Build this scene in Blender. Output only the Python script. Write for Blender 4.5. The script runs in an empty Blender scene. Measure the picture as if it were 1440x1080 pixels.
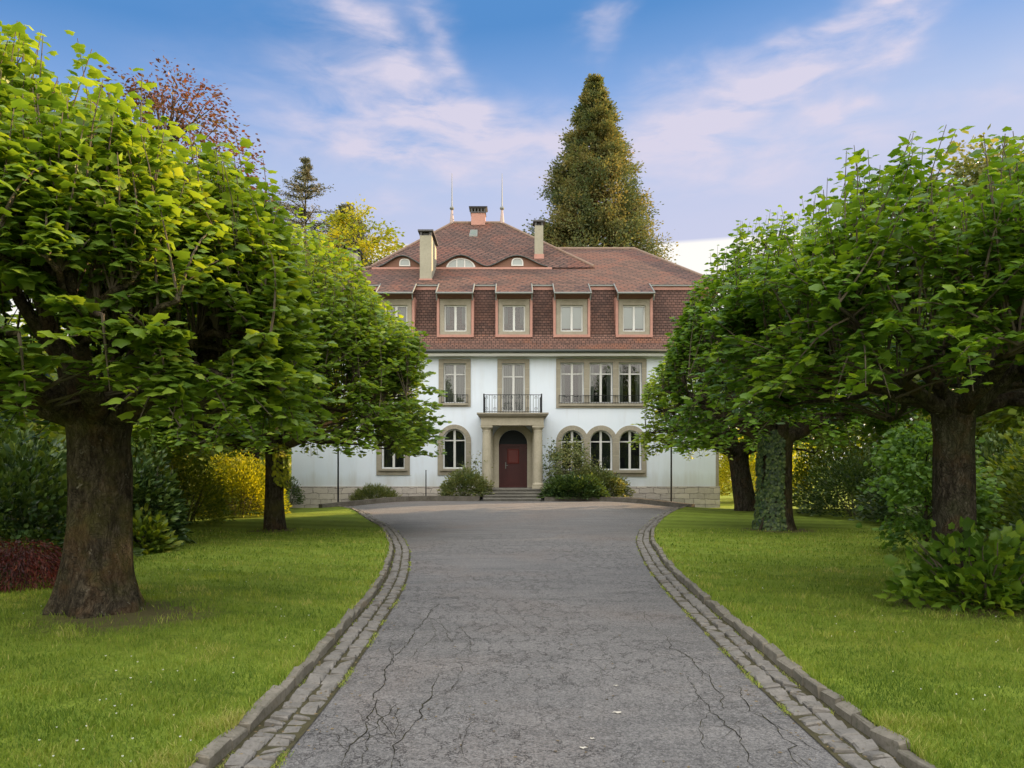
import bpy, bmesh, math, random
import numpy as np
from mathutils import Vector, Matrix, noise as mnoise

R_ = math.radians
scene = bpy.context.scene
col = scene.collection
rng = np.random.RandomState(7)
random.seed(7)
F = 1040.0          # focal length in photo pixels
HZ = 656.0          # horizon row in the photo
CAMZ = 1.6

# ------------------------------------------------------------------ camera
cam_d = bpy.data.cameras.new('camera'); cam = bpy.data.objects.new('camera', cam_d); col.objects.link(cam)
cam.location = (0, 0, CAMZ); cam.rotation_euler = (R_(90), 0, 0)
cam_d.lens = 26.0; cam_d.sensor_width = 36.0; cam_d.shift_y = 116.0 / 1440.0
cam_d.clip_start = 0.05; cam_d.clip_end = 3000
scene.camera = cam

# ------------------------------------------------------------------ node helper
class NT:
    def __init__(s, nt): s.nt = nt; s.n = nt.nodes; s.l = nt.links
    def new(s, t, **kw):
        nd = s.n.new(t)
        for k, v in kw.items(): setattr(nd, k, v)
        return nd
    def put(s, sock, v):
        if hasattr(v, 'is_output') or isinstance(v, bpy.types.NodeSocket): s.l.new(v, sock)
        else:
            try: sock.default_value = v
            except Exception:
                sock.default_value = (v, v, v) if len(sock.default_value) == 3 else (v, v, v, 1)
    def m(s, op, a, b=0.0, c=None, clamp=False):
        nd = s.new('ShaderNodeMath', operation=op); nd.use_clamp = clamp
        s.put(nd.inputs[0], a); s.put(nd.inputs[1], b)
        if c is not None: s.put(nd.inputs[2], c)
        return nd.outputs[0]
    def mix(s, fac, a, b, blend='MIX'):
        nd = s.new('ShaderNodeMix', data_type='RGBA', blend_type=blend)
        s.put(nd.inputs[0], fac)
        for i, v in ((6, a), (7, b)):
            if isinstance(v, (tuple, list)) and len(v) == 3: v = (*v, 1)
            s.put(nd.inputs[i], v)
        return nd.outputs[2]
    def noise(s, vec, scale, detail=4, rough=0.55, dist=0.0):
        nd = s.new('ShaderNodeTexNoise'); nd.inputs['Scale'].default_value = scale
        nd.inputs['Detail'].default_value = detail; nd.inputs['Roughness'].default_value = rough
        nd.inputs['Distortion'].default_value = dist
        if vec is not None: s.l.new(vec, nd.inputs['Vector'])
        return nd.outputs['Fac']
    def mapr(s, v, a, b, c=0.0, d=1.0, smooth=False):
        nd = s.new('ShaderNodeMapRange'); nd.clamp = True
        if smooth: nd.interpolation_type = 'SMOOTHSTEP'
        s.put(nd.inputs[0], v)
        for i, x in enumerate((a, b, c, d)): nd.inputs[i + 1].default_value = x
        return nd.outputs[0]
    def mapping(s, vec, scale=(1, 1, 1), rot=(0, 0, 0), loc=(0, 0, 0)):
        nd = s.new('ShaderNodeMapping'); s.l.new(vec, nd.inputs[0])
        nd.inputs['Scale'].default_value = scale; nd.inputs['Rotation'].default_value = rot; nd.inputs['Location'].default_value = loc
        return nd.outputs[0]
    def bump(s, h, strength=0.3, dist=0.02):
        nd = s.new('ShaderNodeBump'); nd.inputs['Strength'].default_value = strength; nd.inputs['Distance'].default_value = dist
        s.l.new(h, nd.inputs['Height']); return nd.outputs[0]
    def ramp(s, v, stops):
        nd = s.new('ShaderNodeValToRGB'); s.put(nd.inputs[0], v)
        cr = nd.color_ramp
        while len(cr.elements) < len(stops): cr.elements.new(0.5)
        for e, (p, c) in zip(cr.elements, stops): e.position = p; e.color = (*c, 1)
        return nd.outputs[0]

# ------------------------------------------------------------------ world: sky with thin cirrus
SUN_AZ, SUN_EL = 24.0, 16.0      # degrees from +X towards +Y, and above the horizon
world = bpy.data.worlds.new('World'); scene.world = world; world.use_nodes = True
w = NT(world.node_tree); w.n.clear()
out = w.new('ShaderNodeOutputWorld'); bg = w.new('ShaderNodeBackground'); bg.inputs[1].default_value = 0.06
w.l.new(bg.outputs[0], out.inputs[0])
sky = w.new('ShaderNodeTexSky', sky_type='NISHITA'); sky.sun_disc = False
sky.sun_elevation = R_(SUN_EL); sky.sun_rotation = R_(90 - SUN_AZ); sky.altitude = 400
tc = w.new('ShaderNodeTexCoord'); sep = w.new('ShaderNodeSeparateXYZ'); w.l.new(tc.outputs['Generated'], sep.inputs[0])
X, Y, Z = sep.outputs
az = w.m('MULTIPLY', w.m('ARCTAN2', X, Y), 57.2958)          # degrees, 0 = +Y, positive to the right
el = w.m('MULTIPLY', w.m('ARCSINE', Z), 57.2958)
# base gradient: deep blue high up and to the left, lilac low
elw = w.m('ADD', el, w.m('MULTIPLY', w.mapr(az, -35, 30, -1, 1), -2.5))
base = w.ramp(w.m('DIVIDE', elw, 60.0), [(0.0, (0.58, 0.54, 0.66)), (0.27, (0.48, 0.50, 0.66)), (0.36, (0.38, 0.46, 0.67)),
        (0.43, (0.19, 0.33, 0.62)), (0.51, (0.075, 0.22, 0.50)), (0.75, (0.08, 0.24, 0.52)), (1.0, (0.40, 0.55, 0.78))])
# pale band of light near the horizon
low = w.mapr(el, 16.35, 16.65, 1.0, 0.0)
# cirrus
cvec = w.new('ShaderNodeCombineXYZ'); w.l.new(az, cvec.inputs[0]); w.l.new(el, cvec.inputs[1])
n1 = w.noise(w.mapping(cvec.outputs[0], (0.05, 0.11, 1), (0, 0, 0.25)), 1.0, 5, 0.6, 0.6)
n2 = w.noise(w.mapping(cvec.outputs[0], (0.16, 0.50, 1), (0, 0, 0.30)), 1.0, 6, 0.58, .35)
wa = w.m('ADD', az, w.m('MULTIPLY', w.m('SUBTRACT', n1, 0.5), 9.0))
we = w.m('ADD', el, w.m('MULTIPLY', w.m('SUBTRACT', w.noise(w.mapping(cvec.outputs[0], (0.08, 0.16, 1), (0, 0, 0), (9, 3, 0)), 1.0, 4, 0.6, 0.3), 0.5), 7.0))
def px2ae(px, py): return math.degrees(math.atan((px - 720) / F)), math.degrees(math.atan((HZ - py) / math.hypot(F, px - 720)))
streaks = [  # px, py, half length (deg), half width (deg), slope angle (deg, up-right positive), strength
    (545, 60, 8.5, 1.6, -48, .55), (640, 90, 7.0, 1.2, -58, .60), (600, 170, 9.0, 2.6, -14, .75), (470, 195, 9, 1.6, -12, .55),
    (575, 243, 5.0, 1.0, -6, .75), (1100, 125, 9.0, 1.6, 20, .85), (960, 165, 10.0, 2.2, 6, .60), (1020, 232, 13.0, 2.0, -2, .65),
    (1240, 68, 2.6, .9, 35, .50), (848, 18, 1.4, 1.2, 50, .60), (1205, 152, 1.6, .7, 8, .75), (1180, 175, 2.4, .6, -25, .6),
    (1200, 28, 12, .8, 8, .55), (1350, 130, 10, .8, 8, .45), (760, 215, 15, 3.0, 0, .38), (545, 292, 2.6, .7, -8, .45), (500, 20, 2.4, 4.0, -60, .30)]
cl = None
for (px, py, L, Wd, ang, st) in streaks:
    a0, e0 = px2ae(px, py); c_, s_ = math.cos(R_(ang)), math.sin(R_(ang))
    da = w.m('SUBTRACT', wa, a0); de = w.m('SUBTRACT', we, e0)
    p = w.m('DIVIDE', w.m('ADD', w.m('MULTIPLY', da, c_), w.m('MULTIPLY', de, s_)), L)
    q = w.m('DIVIDE', w.m('SUBTRACT', w.m('MULTIPLY', de, c_), w.m('MULTIPLY', da, s_)), Wd)
    g = w.m('EXPONENT', w.m('MULTIPLY', w.m('ADD', w.m('MULTIPLY', p, p), w.m('MULTIPLY', q, q)), -1.0))
    g = w.m('MULTIPLY', g, st)
    cl = g if cl is None else w.m('ADD', cl, g)
front = w.mapr(Y, -0.1, 0.35, 0, 1, True)
cl = w.m('MULTIPLY', cl, front)
far = w.m('MULTIPLY', w.mapr(n1, 0.42, 0.72), w.m('SUBTRACT', 1.0, front))
cl = w.m('ADD', w.m('MULTIPLY', cl, w.mapr(n2, 0.32, 0.68, 0.15, 1.35)), far, clamp=True)
cc = w.mix(cl, base, (0.57, 0.54, 0.66))
cc = w.mix(low, cc, (0.84, 0.81, 0.77))
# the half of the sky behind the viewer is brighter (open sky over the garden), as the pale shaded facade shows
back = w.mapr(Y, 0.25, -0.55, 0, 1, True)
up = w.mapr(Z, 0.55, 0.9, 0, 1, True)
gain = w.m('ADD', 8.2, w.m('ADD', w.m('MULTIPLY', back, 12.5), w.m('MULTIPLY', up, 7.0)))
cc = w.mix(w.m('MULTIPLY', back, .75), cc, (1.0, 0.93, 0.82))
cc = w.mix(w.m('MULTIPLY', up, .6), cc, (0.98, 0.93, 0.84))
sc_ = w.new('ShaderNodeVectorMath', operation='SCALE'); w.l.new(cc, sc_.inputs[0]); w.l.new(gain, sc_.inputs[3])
skm = w.new('ShaderNodeVectorMath', operation='SCALE'); w.l.new(sky.outputs[0], skm.inputs[0]); skm.inputs[3].default_value = 0.06
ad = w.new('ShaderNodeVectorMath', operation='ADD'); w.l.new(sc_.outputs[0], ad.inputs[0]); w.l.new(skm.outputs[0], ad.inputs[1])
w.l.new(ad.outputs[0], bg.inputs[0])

# ------------------------------------------------------------------ sun
sd = bpy.data.lights.new('sun', 'SUN'); sun = bpy.data.objects.new('sun', sd); col.objects.link(sun)
sd.energy = 5.0; sd.angle = R_(0.5); sd.color = (1.0, 0.68, 0.38)
dv = Vector((math.cos(R_(SUN_AZ)) * math.cos(R_(SUN_EL)), math.sin(R_(SUN_AZ)) * math.cos(R_(SUN_EL)), math.sin(R_(SUN_EL))))
sun.rotation_euler = dv.to_track_quat('Z', 'Y').to_euler(); sun.location = dv * 60

scene.view_settings.view_transform = 'Standard'; scene.view_settings.look = 'None'
scene.view_settings.exposure = 1.28; scene.view_settings.gamma = 1.0
scene.cycles.max_bounces = 8; scene.cycles.transparent_max_bounces = 12
scene.cycles.use_adaptive_sampling = True

# ------------------------------------------------------------------ materials
def mat(name, col_=None, rough=0.8, spec=0.3, metal=0.0, fn=None):
    mt = bpy.data.materials.new(name); mt.use_nodes = True
    t = NT(mt.node_tree); b = t.n['Principled BSDF']
    b.inputs['Roughness'].default_value = rough; b.inputs['Specular IOR Level'].default_value = spec; b.inputs['Metallic'].default_value = metal
    if col_: b.inputs['Base Color'].default_value = (*col_, 1)
    if fn: fn(t, b)
    return mt
def obco(t): return t.new('ShaderNodeTexCoord').outputs['Object']
def uvco(t): return t.new('ShaderNodeUVMap').outputs[0]

def f_plaster(t, b):
    o = obco(t); n = t.noise(o, 0.5, 5, .6); n2 = t.noise(t.mapping(o, (2.2, 2.2, .35)), 1.5, 5, .6)
    c = t.mix(t.mapr(n, .3, .7), (.67, .755, .84), (.73, .80, .87)); c = t.mix(t.mapr(n2, .50, .78, 0, .4), c, (.58, .61, .63)); c = t.mix(t.mapr(t.noise(t.mapping(o, (3.5, 3.5, .25), (0, 0, 0), (4, 0, 0)), 1.2, 5, .7), .62, .80, 0, .3), c, (.52, .55, .55))
    so = t.new('ShaderNodeSeparateXYZ'); t.l.new(o, so.inputs[0]); c = t.mix(t.m('MULTIPLY', t.mapr(t.m('ADD', so.outputs[2], t.m('MULTIPLY', n2, -.9)), .25, .9, .55, 0), 1.0), c, (.46, .47, .42))
    t.l.new(c, b.inputs['Base Color']); t.l.new(t.bump(t.noise(o, 60, 3), .15, .01), b.inputs['Normal'])
def f_stone(c1, c2, c3, sc=3.0):
    def f(t, b):
        o = obco(t); n = t.noise(o, sc, 6, .65); n2 = t.noise(o, sc * 6, 4, .6)
        c = t.mix(t.mapr(n, .3, .7), c1, c2); c = t.mix(t.mapr(n2, .5, .75, 0, .6), c, c3)
        t.l.new(c, b.inputs['Base Color']); t.l.new(t.bump(n2, .4, .01), b.inputs['Normal'])
    return f
def f_rubble(t, b):   # rough coursed ashlar of the plinth
    u = uvco(t); wob = t.noise(u, 3, 3); 
    br = t.new('ShaderNodeTexBrick'); br.offset = .43; br.squash = .7; br.squash_frequency = 3
    v = t.new('ShaderNodeVectorMath', operation='ADD'); t.l.new(u, v.inputs[0])
    cb = t.new('ShaderNodeCombineXYZ'); t.l.new(t.m('MULTIPLY', t.m('SUBTRACT', wob, .5), .26), cb.inputs[0]); t.l.new(t.m('MULTIPLY', t.m('SUBTRACT', t.noise(u, 2.0, 3), .5), .20), cb.inputs[1]); t.l.new(cb.outputs[0], v.inputs[1])
    t.l.new(v.outputs[0], br.inputs['Vector'])
    for k, x in (('Scale', 1.0), ('Mortar Size', .012), ('Mortar Smooth', .3), ('Bias', 0.0), ('Brick Width', .62), ('Row Height', .235)): br.inputs[k].default_value = x
    br.inputs['Color1'].default_value = (.56, .51, .45, 1); br.inputs['Color2'].default_value = (.36, .33, .30, 1); br.inputs['Mortar'].default_value = (.20, .185, .17, 1)
    n = t.noise(u, 7, 6, .65); c = t.mix(t.mapr(n, .4, .75, 0, .55), br.outputs['Color'], (.58, .54, .49))
    t.l.new(c, b.inputs['Base Color'])
    h = t.m('ADD', t.m('MULTIPLY', br.outputs['Fac'], -1.2), n); t.l.new(t.bump(h, .8, .04), b.inputs['Normal'])
def f_tiles(c1, c2, patch, dark, w_=.17, h_=.13, ang=0.0, ms=.011):
    def f(t, b):
        u = uvco(t); br = t.new('ShaderNodeTexBrick'); br.offset = .5
        t.l.new(t.mapping(u, (1, 1, 1), (0, 0, ang)), br.inputs['Vector'])
        for k, x in (('Scale', 1.0), ('Mortar Size', ms), ('Mortar Smooth', .5), ('Bias', 0.0), ('Brick Width', w_), ('Row Height', h_)): br.inputs[k].default_value = x
        br.inputs['Color1'].default_value = (*c1, 1); br.inputs['Color2'].default_value = (*c2, 1); br.inputs['Mortar'].default_value = (*dark, 1)
        n = t.noise(u, .55, 5, .65, .8); n2 = t.noise(u, 5, 5, .7)
        c = t.mix(t.mapr(n, .48, .66, 0, .75), br.outputs['Color'], patch, 'MIX')
        c = t.mix(t.mapr(n, .28, .42, .6, 0), c, dark)
        # keep the course lines through the patches
        c = t.mix(t.m('MULTIPLY', br.outputs['Fac'], .8), c, dark)
        c = t.mix(t.mapr(n2, .62, .76, 0, .55), c, (.26, .215, .18))
        t.l.new(c, b.inputs['Base Color'])
        # each course lifts towards its lower edge
        sp = t.new('ShaderNodeSeparateXYZ'); t.l.new(u, sp.inputs[0])
        saw = t.m('SUBTRACT', 1.0, t.m('FRACT', t.m('DIVIDE', sp.outputs[1], h_)))
        t.l.new(t.bump(t.m('ADD', t.m('ADD', saw, t.m('MULTIPLY', br.outputs['Fac'], -.8)), t.m('MULTIPLY', n2, .6)), 1.0, .03), b.inputs['Normal'])
    return f
def f_asphalt(t, b):
    o = obco(t)
    big = t.noise(o, .35, 5, .6, .5); mid = t.noise(t.mapping(o, (.5, 2.2, 1)), 1.2, 5, .65, .4)
    fine = t.noise(o, 55, 3, .75); coarse = t.noise(t.mapping(o, (1, .8, 1)), 24, 4, .7); vor = t.new('ShaderNodeTexVoronoi'); vor.inputs['Scale'].default_value = 150; t.l.new(o, vor.inputs['Vector'])
    c = t.mix(t.mapr(mid, .3, .72), (.14, .135, .13), (.245, .232, .22))
    c = t.mix(t.mapr(big, .50, .70, 0, .6), c, (.24, .185, .15))
    c = t.mix(t.mapr(fine, .38, .62, 0, .75), c, (.055, .054, .055)); c = t.mix(t.mapr(coarse, .52, .68, 0, .5), c, (.27, .26, .25)); 
    sp = t.new('ShaderNodeSeparateXYZ'); t.l.new(vor.outputs['Color'], sp.inputs[0])
    c = t.mix(t.mapr(sp.outputs[0], .84, .97, 0, .45), c, (.33, .32, .31))
    # hairline craze
    v2 = t.new('ShaderNodeTexVoronoi', feature='DISTANCE_TO_EDGE'); v2.inputs['Scale'].default_value = 5.5
    wp = t.new('ShaderNodeVectorMath', operation='ADD'); nz = t.new('ShaderNodeTexNoise'); nz.inputs['Scale'].default_value = 2.6; nz.inputs['Detail'].default_value = 6; nz.inputs['Roughness'].default_value = .7; t.l.new(o, nz.inputs['Vector'])
    sc2 = t.new('ShaderNodeVectorMath', operation='SCALE'); t.l.new(nz.outputs['Color'], sc2.inputs[0]); sc2.inputs[3].default_value = .55
    t.l.new(t.mapping(o, (1, .55, 1)), wp.inputs[0]); t.l.new(sc2.outputs[0], wp.inputs[1]); t.l.new(wp.outputs[0], v2.inputs['Vector'])
    reg = t.mapr(t.noise(o, .45, 3, .5, .3), .38, .52)
    so = t.new('ShaderNodeSeparateXYZ'); t.l.new(o, so.inputs[0])
    reg = t.m('MULTIPLY', reg, t.mapr(so.outputs[1], 14, 20, 1, .25))
    cr = t.m('MULTIPLY', t.mapr(v2.outputs['Distance'], .003, .026, 1, 0), reg)
    c = t.mix(t.m('MULTIPLY', cr, .85), c, (.028, .022, .022))
    t.l.new(c, b.inputs['Base Color'])
    h = t.m('ADD', t.m('MULTIPLY', fine, 1.0), t.m('MULTIPLY', cr, -1.5)); h = t.m('ADD', h, t.m('MULTIPLY', vor.outputs['Distance'], -.5))
    t.l.new(t.bump(h, .6, .012), b.inputs['Normal'])
def f_lawn(t, b):
    o = obco(t); n = t.noise(o, .5, 5, .6); n2 = t.noise(o, 6, 5, .65); n3 = t.noise(t.mapping(o, (1, .6, 1)), 45, 3, .7)
    c = t.mix(t.mapr(n2, .3, .7), (.13, .185, .02), (.22, .28, .036))
    sp = t.new('ShaderNodeSeparateXYZ'); t.l.new(o, sp.inputs[0])
    ph = t.m('ADD', sp.outputs[1], t.m('MULTIPLY', sp.outputs[0], .35)); ph = t.m('ADD', ph, t.m('MULTIPLY', n, .7))
    stripe = t.mapr(t.m('SINE', t.m('MULTIPLY', ph, 5.2)), -.3, .3, 0, 1, True)
    c = t.mix(t.m('MULTIPLY', stripe, .60), c, (.25, .33, .045))
    c = t.mix(t.mapr(n, .55, .75, 0, .5), c, (.18, .19, .035)); c = t.mix(t.mapr(n3, .5, .75, 0, .7), c, (.06, .10, .01))
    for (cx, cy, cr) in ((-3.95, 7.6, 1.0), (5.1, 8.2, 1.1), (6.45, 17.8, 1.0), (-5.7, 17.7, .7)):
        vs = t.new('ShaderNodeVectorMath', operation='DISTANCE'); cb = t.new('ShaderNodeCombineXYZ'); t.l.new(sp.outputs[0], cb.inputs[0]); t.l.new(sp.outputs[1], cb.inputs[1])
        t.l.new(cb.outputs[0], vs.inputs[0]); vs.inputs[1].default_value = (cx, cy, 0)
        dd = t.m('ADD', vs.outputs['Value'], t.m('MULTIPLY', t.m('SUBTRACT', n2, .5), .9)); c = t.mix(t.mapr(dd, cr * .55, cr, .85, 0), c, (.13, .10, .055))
    t.l.new(c, b.inputs['Base Color']); t.l.new(t.bump(t.m('ADD', n3, n2), 1.0, .05), b.inputs['Normal'])
def leafmat(name, cols, trans=.5, rough=.5, tcol=None, spec=.35):
    mt = bpy.data.materials.new(name); mt.use_nodes = True; t = NT(mt.node_tree); b = t.n['Principled BSDF']; outn = t.n['Material Output']
    at = t.new('ShaderNodeAttribute'); at.attribute_name = 'tint'
    k = len(cols) - 1
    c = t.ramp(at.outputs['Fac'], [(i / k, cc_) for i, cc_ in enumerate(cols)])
    t.l.new(c, b.inputs['Base Color']); b.inputs['Roughness'].default_value = rough; b.inputs['Specular IOR Level'].default_value = spec
    tr = t.new('ShaderNodeBsdfTranslucent')
    t.l.new(t.mix(1.0, c, tcol or (1.9, 1.7, .55), 'MULTIPLY'), tr.inputs[0])
    mx = t.new('ShaderNodeMixShader'); mx.inputs[0].default_value = trans
    t.l.new(b.outputs[0], mx.inputs[1]); t.l.new(tr.outputs[0], mx.inputs[2]); t.l.new(mx.outputs[0], outn.inputs[0])
    return mt
def f_bark(c1, c2, moss, amt=.6):
    def f(t, b):
        o = obco(t); s = t.mapping(o, (1, 1, .28)); n = t.noise(s, 9, 6, .7, .4)
        v = t.new('ShaderNodeTexVoronoi', feature='DISTANCE_TO_EDGE'); v.inputs['Scale'].default_value = 24
        wv = t.new('ShaderNodeVectorMath', operation='ADD'); nz = t.new('ShaderNodeTexNoise'); nz.inputs['Scale'].default_value = 5; t.l.new(o, nz.inputs['Vector'])
        s2 = t.new('ShaderNodeVectorMath', operation='SCALE'); t.l.new(nz.outputs['Color'], s2.inputs[0]); s2.inputs[3].default_value = .3
        t.l.new(t.mapping(o, (1, 1, .22)), wv.inputs[0]); t.l.new(s2.outputs[0], wv.inputs[1]); t.l.new(wv.outputs[0], v.inputs['Vector'])
        c = t.mix(t.mapr(n, .35, .65), c1, c2); c = t.mix(t.mapr(v.outputs['Distance'], .0, .07, .35, 0), c, (.018, .014, .010)); c = t.mix(t.mapr(t.noise(t.mapping(o, (1, 1, .35)), 22, 6, .75), .42, .60, .75, 0), c, (.016, .013, .009))
        c = t.mix(t.mapr(t.noise(o, 2.2, 5, .65), .45, .66, 0, amt), c, moss)
        c = t.mix(t.mapr(t.noise(o, 14, 3, .6), .66, .74, 0, .5), c, (.34, .32, .26))
        c = t.mix(t.mapr(t.noise(o, 3.1, 4, .6), .52, .64, 0, .35), c, (.15, .085, .04))
        t.l.new(c, b.inputs['Base Color']); t.l.new(t.bump(t.m('ADD', t.noise(t.mapping(o, (1, 1, .3)), 20, 6, .75), t.m('MULTIPLY', t.mapr(v.outputs['Distance'], 0, .12), .35)), 1.0, .05), b.inputs['Normal'])
    return f
def glassmat(name, tint, rfl=.9):
    mt = bpy.data.materials.new(name); mt.use_nodes = True; t = NT(mt.node_tree); t.n.remove(t.n['Principled BSDF']); outn = t.n['Material Output']
    a = t.new('ShaderNodeBsdfTransparent'); a.inputs[0].default_value = (*tint, 1)
    g = t.new('ShaderNodeBsdfGlossy'); g.inputs['Roughness'].default_value = .015; g.inputs[0].default_value = (rfl, rfl, rfl, 1)
    fr = t.new('ShaderNodeFresnel'); fr.inputs[0].default_value = 1.6
    o = obco(t); t.l.new(t.bump(t.noise(o, 2.5, 2), .03, .05), g.inputs['Normal'])
    mx = t.new('ShaderNodeMixShader'); t.l.new(t.m('MULTIPLY', fr.outputs[0], 1.5, clamp=True), mx.inputs[0]); t.l.new(a.outputs[0], mx.inputs[1]); t.l.new(g.outputs[0], mx.inputs[2]); t.l.new(mx.outputs[0], outn.inputs[0])
    return mt
def f_curtain(t, b):
    o = obco(t); wv = t.new('ShaderNodeTexWave'); wv.inputs['Scale'].default_value = 4.0; wv.inputs['Distortion'].default_value = 1.2; t.l.new(o, wv.inputs['Vector'])
    t.l.new(t.mix(wv.outputs['Fac'], (.16, .17, .155), (.27, .28, .255)), b.inputs['Base Color'])

M = {}
M['plaster'] = mat('pale_blue_plaster', rough=.9, spec=.1, fn=f_plaster)
M['stone'] = mat('olive_limestone', rough=.85, spec=.2, fn=f_stone((.27, .25, .195), (.35, .32, .25), (.22, .20, .16)))
M['stone_pale'] = mat('buff_limestone', rough=.85, spec=.2, fn=f_stone((.38, .35, .26), (.47, .43, .33), (.30, .27, .20)))
M['stone_dark'] = mat('step_stone', rough=.85, spec=.2, fn=f_stone((.13, .125, .11), (.22, .21, .18), (.08, .08, .065)))
M['rubble'] = mat('plinth_rubble', rough=.9, spec=.2, fn=f_rubble)
M['tile'] = mat('roof_tile', rough=.8, spec=.2, fn=f_tiles((.20, .108, .080), (.105, .064, .050), (.23, .088, .055), (.050, .034, .028), .60, .170, R_(35), .042))
M['tile_dark'] = mat('mansard_tile', rough=.85, spec=.15, fn=f_tiles((.135, .078, .062), (.082, .052, .044), (.155, .08, .06), (.035, .024, .02), .17, .125, 0, .013))
M['tile_skirt'] = mat('skirt_tile', rough=.85, spec=.15, fn=f_tiles((.20, .115, .09), (.13, .08, .065), (.25, .11, .065), (.05, .035, .03), .17, .125, 0, .013))
M['copper'] = mat('pink_copper', (.58, .235, .17), .5, .4, fn=f_stone((.38, .19, .145), (.46, .235, .18), (.28, .14, .115), 2.0))
M['brown_paint'] = mat('brown_render', (.19, .105, .075), .8, .2)
M['zinc'] = mat('weathered_zinc', (.20, .215, .20), .5, .4, .3)
M['gutter'] = mat('dark_gutter', (.05, .06, .055), .45, .4)
M['white'] = mat('white_paint', (.62, .63, .60), .5, .3)
M['fascia'] = mat('fascia_paint', (.52, .53, .48), .6, .3)
M['iron'] = mat('black_iron', (.025, .027, .03), .45, .4, .6)
M['door'] = mat('oxblood_wood', rough=.45, spec=.4, fn=f_stone((.055, .010, .010), (.072, .012, .011), (.04, .008, .008), 4))
M['door_bright'] = mat('oxblood_panel', rough=.4, spec=.4, fn=f_stone((.125, .016, .012), (.14, .018, .013), (.10, .014, .011), 4))
M['concrete'] = mat('chimney_render', rough=.9, spec=.15, fn=f_stone((.30, .285, .22), (.36, .34, .265), (.25, .235, .18), 1.6))
M['chimney_cap'] = mat('chimney_cap', (.10, .10, .105), .7, .2)
M['glass'] = glassmat('window_glass', (.75, .8, .8))
M['curtain'] = mat('net_curtain', rough=.95, spec=.05, fn=f_curtain)
M['drape'] = mat('dark_drape', (.045, .05, .055), .95, .05)
M['blind'] = mat('roller_blind', (.60, .62, .60), .9, .1)
M['dark'] = mat('dark_interior', (.02, .022, .024), .9, .1)
M['asphalt'] = mat('old_asphalt', rough=.85, spec=.25, fn=f_asphalt)
M['lawn'] = mat('lawn_soil', rough=.9, spec=.1, fn=f_lawn)
M['sett'] = mat('granite_sett', rough=.85, spec=.2, fn=f_stone((.13, .122, .11), (.22, .205, .185), (.08, .08, .06), 9))
M['kerbstone'] = mat('kerb_granite', rough=.85, spec=.2, fn=f_stone((.13, .12, .095), (.24, .215, .175), (.06, .065, .035), 6))
M['soil'] = mat('joint_soil', rough=.95, spec=.1, fn=f_stone((.050, .045, .028), (.085, .075, .04), (.04, .055, .02), 12))
M['moss_crack'] = mat('crack_fill', rough=.95, spec=.05, fn=f_stone((.022, .021, .018), (.030, .028, .022), (.15, .14, .045), 4))
M['bark'] = mat('mossy_bark', rough=.95, spec=.1, fn=f_bark((.060, .050, .036), (.150, .125, .088), (.12, .115, .035)))
M['bark_dark'] = mat('dark_bark', rough=.95, spec=.1, fn=f_bark((.06, .05, .04), (.14, .12, .095), (.08, .09, .045), .5))
M['bark_red'] = mat('red_bark', rough=.95, spec=.1, fn=f_bark((.16, .075, .045), (.22, .11, .07), (.12, .06, .04), .4))
M['twig'] = mat('twig_bark', (.10, .085, .06), .9, .1)
M['grass'] = leafmat('grass_blade', [(.078, .138, .018), (.150, .230, .028), (.25, .32, .048), (.40, .38, .13)], .35, .6, (1.5, 1.4, .6), .15)
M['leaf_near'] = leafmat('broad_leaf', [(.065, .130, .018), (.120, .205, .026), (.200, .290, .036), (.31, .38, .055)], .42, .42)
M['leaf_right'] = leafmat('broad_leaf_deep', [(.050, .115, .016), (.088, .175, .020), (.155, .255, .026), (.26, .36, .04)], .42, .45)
M['leaf_fresh'] = leafmat('fresh_leaf', [(.09, .16, .025), (.16, .25, .035), (.25, .35, .045), (.37, .44, .07)], .45, .5)
M['leaf_yellow'] = leafmat('sunlit_yellow_leaf', [(.14, .19, .02), (.28, .30, .03), (.45, .40, .04), (.62, .48, .05)], .5, .5)  # yellow tree's leaf colour, raised further to stand in for sunlight
M['leaf_copper'] = leafmat('copper_leaf', [(.045, .035, .022), (.085, .045, .025), (.15, .065, .03), (.08, .09, .03)], .35, .5, (1.8, 1.1, .6))
M['leaf_dark'] = leafmat('evergreen_leaf', [(.022, .048, .016), (.045, .085, .024), (.080, .13, .03), (.14, .19, .045)], .2, .35)
M['leaf_hedge'] = leafmat('hedge_leaf', [(.055, .10, .014), (.10, .155, .02), (.16, .215, .026), (.26, .27, .035)], .4, .5)
M['leaf_sunlit'] = leafmat('sunlit_gold_leaf', [(.13, .17, .014), (.27, .31, .018), (.42, .45, .022), (.55, .56, .03)], .45, .5, (1.3, 1.1, .4))  # the yellow of low sunlight is put into this leaf colour
M['leaf_bright'] = leafmat('bright_maple_leaf', [(.05, .11, .02), (.09, .18, .03), (.13, .24, .04), (.2, .3, .06)], .45, .5)
M['leaf_red'] = leafmat('red_maple_leaf', [(.04, .010, .009), (.075, .016, .012), (.12, .030, .020), (.07, .035, .018)], .35, .5, (1.6, 1, .8))
M['leaf_pieris'] = leafmat('pieris_leaf', [(.07, .10, .04), (.11, .15, .05), (.17, .20, .07), (.26, .25, .11)], .3, .4)
M['needle'] = leafmat('sequoia_needle', [(.07, .105, .055), (.115, .145, .07), (.18, .185, .075), (.27, .22, .08)], .32, .7, (1.2, 1.1, .6), .1)
M['needle_grey'] = leafmat('cedar_needle', [(.09, .105, .08), (.13, .145, .10), (.17, .175, .12), (.24, .20, .13)], .15, .7, (1.2, 1.1, .6), .1)
M['petal'] = mat('daisy_petal', (.75, .76, .70), .7, .2)
M['dry_leaf'] = mat('dry_leaf', (.50, .47, .40), .8, .2)

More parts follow.
